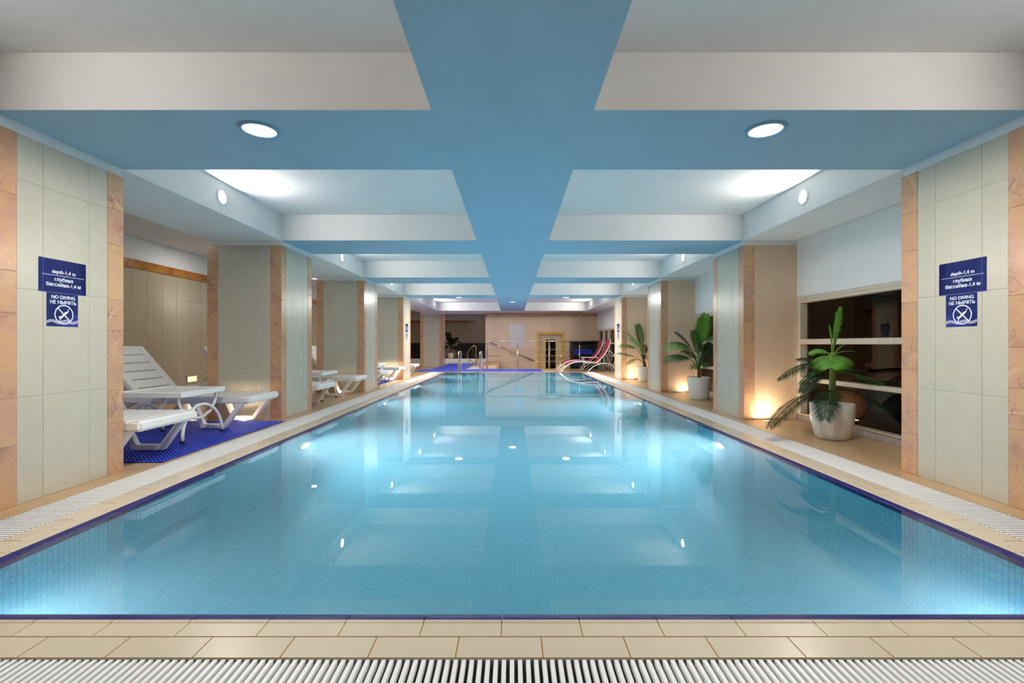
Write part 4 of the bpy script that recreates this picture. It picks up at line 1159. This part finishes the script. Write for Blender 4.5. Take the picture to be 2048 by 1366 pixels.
# black rack with blue boards
rk = thing('storage_rack', (2.85, 18.2, -0.70), 'black open storage rack on the lower landing in the far corner', 'rack')
for x in (2.32, 3.28):
    for y in (17.95, 18.40):
        MB().box(x - 0.03, x + 0.03, y - 0.03, y + 0.03, -0.70, 1.02).build('upright', M['black'], rk, I4)
for z in (-0.5, 0.02, 0.48, 0.98):
    MB().box(2.29, 3.31, 17.92, 18.43, z, z + 0.03).build('shelf', M['black'], rk, I4)
MB().box(2.29, 3.31, 18.43, 18.46, -0.70, 1.02).build('back_panel', M['black'], rk, I4)
for k in range(4):
    tag(MB().box(2.40 + 0.01*k, 3.16 - 0.02*k, 17.96, 18.36, 0.512 + 0.042*k, 0.550 + 0.042*k).build('foam_board', M['kick'], None, None, bevel=0.008),
        ['bottom blue foam board in the pile on the black rack', 'second blue foam board from the bottom on the black rack', 'third blue foam board from the bottom on the black rack', 'top blue foam board in the pile on the black rack'][k], 'foam board', 'blue foam boards on the rack')
for k, (x, s) in enumerate(((2.50, 0.16), (2.66, 0.12))):
    tag(MB().lathe([(0.0, 0.052), (s/2*0.8, 0.052), (s/2, 0.08), (s/2, 0.26), (s/2*0.7, 0.30), (0.0, 0.30)], 20, (x, 18.1, 0)).build('navy_canister', M['navybin']),
        ['wide navy canister on the lower rack shelf', 'narrow navy canister on the lower rack shelf'][k], 'canister', 'canisters on the rack')

# red sling loungers
def make_red():
    r = thing('sling_lounger', (0,0,0), None, 'sun lounger', 'dark red sling loungers')
    def sm(pts, n=8):
        out = []
        P_ = [pts[0]] + pts + [pts[-1]]
        for i in range(1, len(P_)-2):
            a, b_, c, d = [Vector(q) for q in P_[i-1:i+3]]
            for k in range(n):
                t = k/n
                out.append(0.5*((2*b_) + (c - a)*t + (2*a - 5*b_ + 4*c - d)*t*t + (3*b_ - a - 3*c + d)*t**3))
        out.append(Vector(pts[-1])); return out
    seat = sm([(0.0, 0.012), (0.14, 0.16), (0.34, 0.285), (0.60, 0.330), (0.90, 0.315), (1.20, 0.290)])
    back = sm([(1.14, 0.295), (1.36, 0.52), (1.52, 0.78), (1.60, 1.04)])
    arch = sm([(0.86, 0.012), (1.00, 0.15), (1.20, 0.245), (1.42, 0.275), (1.64, 0.22), (1.80, 0.012)])
    for s in (-1, 1):
        y = s*0.27
        MB().tube([(p.x, y, p.y) for p in seat], 0.0155, 8).build('seat_tube', M['plastic'], r, I4)
        MB().tube([(p.x, y, p.y) for p in back], 0.0145, 8).build('back_tube', M['plastic'], r, I4)
        MB().tube([(p.x, y*1.08, p.y) for p in arch], 0.0145, 8).build('rear_arch', M['plastic'], r, I4)
        a = sm([(1.50, 0.72), (1.66, 0.60), (1.74, 0.42), (1.68, 0.20)])
        MB().tube([(p.x, y*0.9, p.y) for p in a], 0.011, 6).build('back_prop', M['plastic'], r, I4)
    for x, z in ((0.14, 0.16), (1.20, 0.275), (1.74, 0.15)):
        MB().tube([(x, -0.27, z), (x, 0.27, z)], 0.012, 6).build('cross_bar', M['plastic'], r, I4)
    MB().tube([(1.60, -0.27, 1.035), (1.60, 0.27, 1.035)], 0.014, 8).build('top_bar', M['plastic'], r, I4)
    def sling(path, nm):
        mb = MB(); n = len(path); vv = []
        for dz in (0.012, 0.020):
            for p in path:
                for y in (-0.262, 0.262): vv.append((p.x - (0.0 if nm == 'seat_sling' else dz), y, p.y + dz*(1 if nm == 'seat_sling' else 0.3)))
        ff = []
        for i in range(n-1):
            ff.append((2*i+1, 2*i, 2*i+2, 2*i+3)); o = 2*n
            ff.append((o+2*i, o+2*i+1, o+2*i+3, o+2*i+2))
            ff.append((2*i, o+2*i, o+2*i+2, 2*i+2)); ff.append((2*i+1, 2*i+3, o+2*i+3, o+2*i+1))
        mb.add(vv, ff, 0, False); mb.build(nm, M['red'], r, I4)
    sling([p for p in seat if p.x > 0.18], 'seat_sling')
    sling(back, 'back_sling')
    return r
rd = make_red()
for k, (x, y, lab) in enumerate([(1.56, 15.12, 'front dark red sling lounger at the pool edge'), (1.56, 16.32, 'rear dark red sling lounger beside the steel railing')]):
    o = rd if k == 0 else copy_tree(rd)
    o.matrix_basis = Matrix.Translation((x, y, 0)); tag(o, lab)
rt_ = thing('sling_table', (2.68, 15.72, 0), 'small white metal table between the red loungers', 'side table')
T = Matrix.Translation((2.68, 15.72, 0))
MB().box(-0.35, 0.35, -0.22, 0.22, 0.435, 0.455).build('table_top', M['plastic'], rt_, T, bevel=0.006)
for sx in (-1, 1):
    for sy in (-1, 1):
        MB().tube([(sx*0.30, sy*0.18, 0.435), (sx*0.24, sy*0.18, 0.25), (sx*0.32, sy*0.18, 0.0)], 0.012, 6).build('leg', M['plastic'], rt_, T)
    MB().tube([(sx*0.24, -0.18, 0.25), (sx*0.24, 0.18, 0.25)], 0.010, 6).build('stretcher', M['plastic'], rt_, T)
MB().tube([(-0.24, 0, 0.25), (0.24, 0, 0.25)], 0.010, 6).build('stretcher', M['plastic'], rt_, T)

# curved handrail by the lounge steps
ch = thing('curved_handrail', (-1.68, 21.2, 0), 'bow shaped brass coloured handrail at the lounge steps', 'handrail')
MB().tube([(-1.68, 21.2, 0.0), (-1.68, 21.2, 0.74), (-1.70, 21.2, 0.80)], 0.022, 10).build('post', M['brass'], ch, I4)
pts = [(-1.70, 21.2, 0.80), (-1.76, 21.2, 0.83), (-1.86, 21.2, 0.77), (-2.00, 21.2, 0.60), (-2.07, 21.2, 0.42), (-2.05, 21.2, 0.27), (-1.95, 21.2, 0.17), (-1.80, 21.2, 0.06), (-1.76, 21.2, 0.01)]
MB().tube(pts, 0.017, 10).build('bow', M['brass'], ch, I4)

# wicker armchairs
def armchair(x, y, rz, label):
    a = thing('wicker_armchair', (x, y, 0.21), label, 'armchair', 'dark wicker armchairs', rz)
    T = Matrix.Translation((x, y, 0.21)) @ Matrix.Rotation(rz, 4, 'Z')
    MB().box(-0.36, 0.36, -0.36, 0.36, 0.03, 0.30).build('base', M['wicker'], a, T, bevel=0.015)
    MB().box(-0.42, -0.29, -0.38, 0.36, 0.02, 0.56).build('armrest', M['wicker'], a, T, bevel=0.02, seg=2)
    MB().box(0.29, 0.42, -0.38, 0.36, 0.02, 0.56).build('armrest', M['wicker'], a, T, bevel=0.02, seg=2)
    MB().box(-0.42, 0.42, 0.26, 0.40, 0.02, 0.74).build('backrest', M['wicker'], a, T, bevel=0.02, seg=2)
    MB().box(-0.28, 0.28, -0.36, 0.25, 0.30, 0.42).build('seat_cushion', M['cushion'], a, T, bevel=0.03, seg=2)
armchair(-1.55, 22.6, 0.0, 'dark wicker armchair beside the far wall corner')
armchair(-2.30, 23.3, 0.25, 'dark wicker armchair between the potted plant and the wall corner')
armchair(-4.75, 22.6, -0.2, 'dark wicker armchair behind the fourth left column')
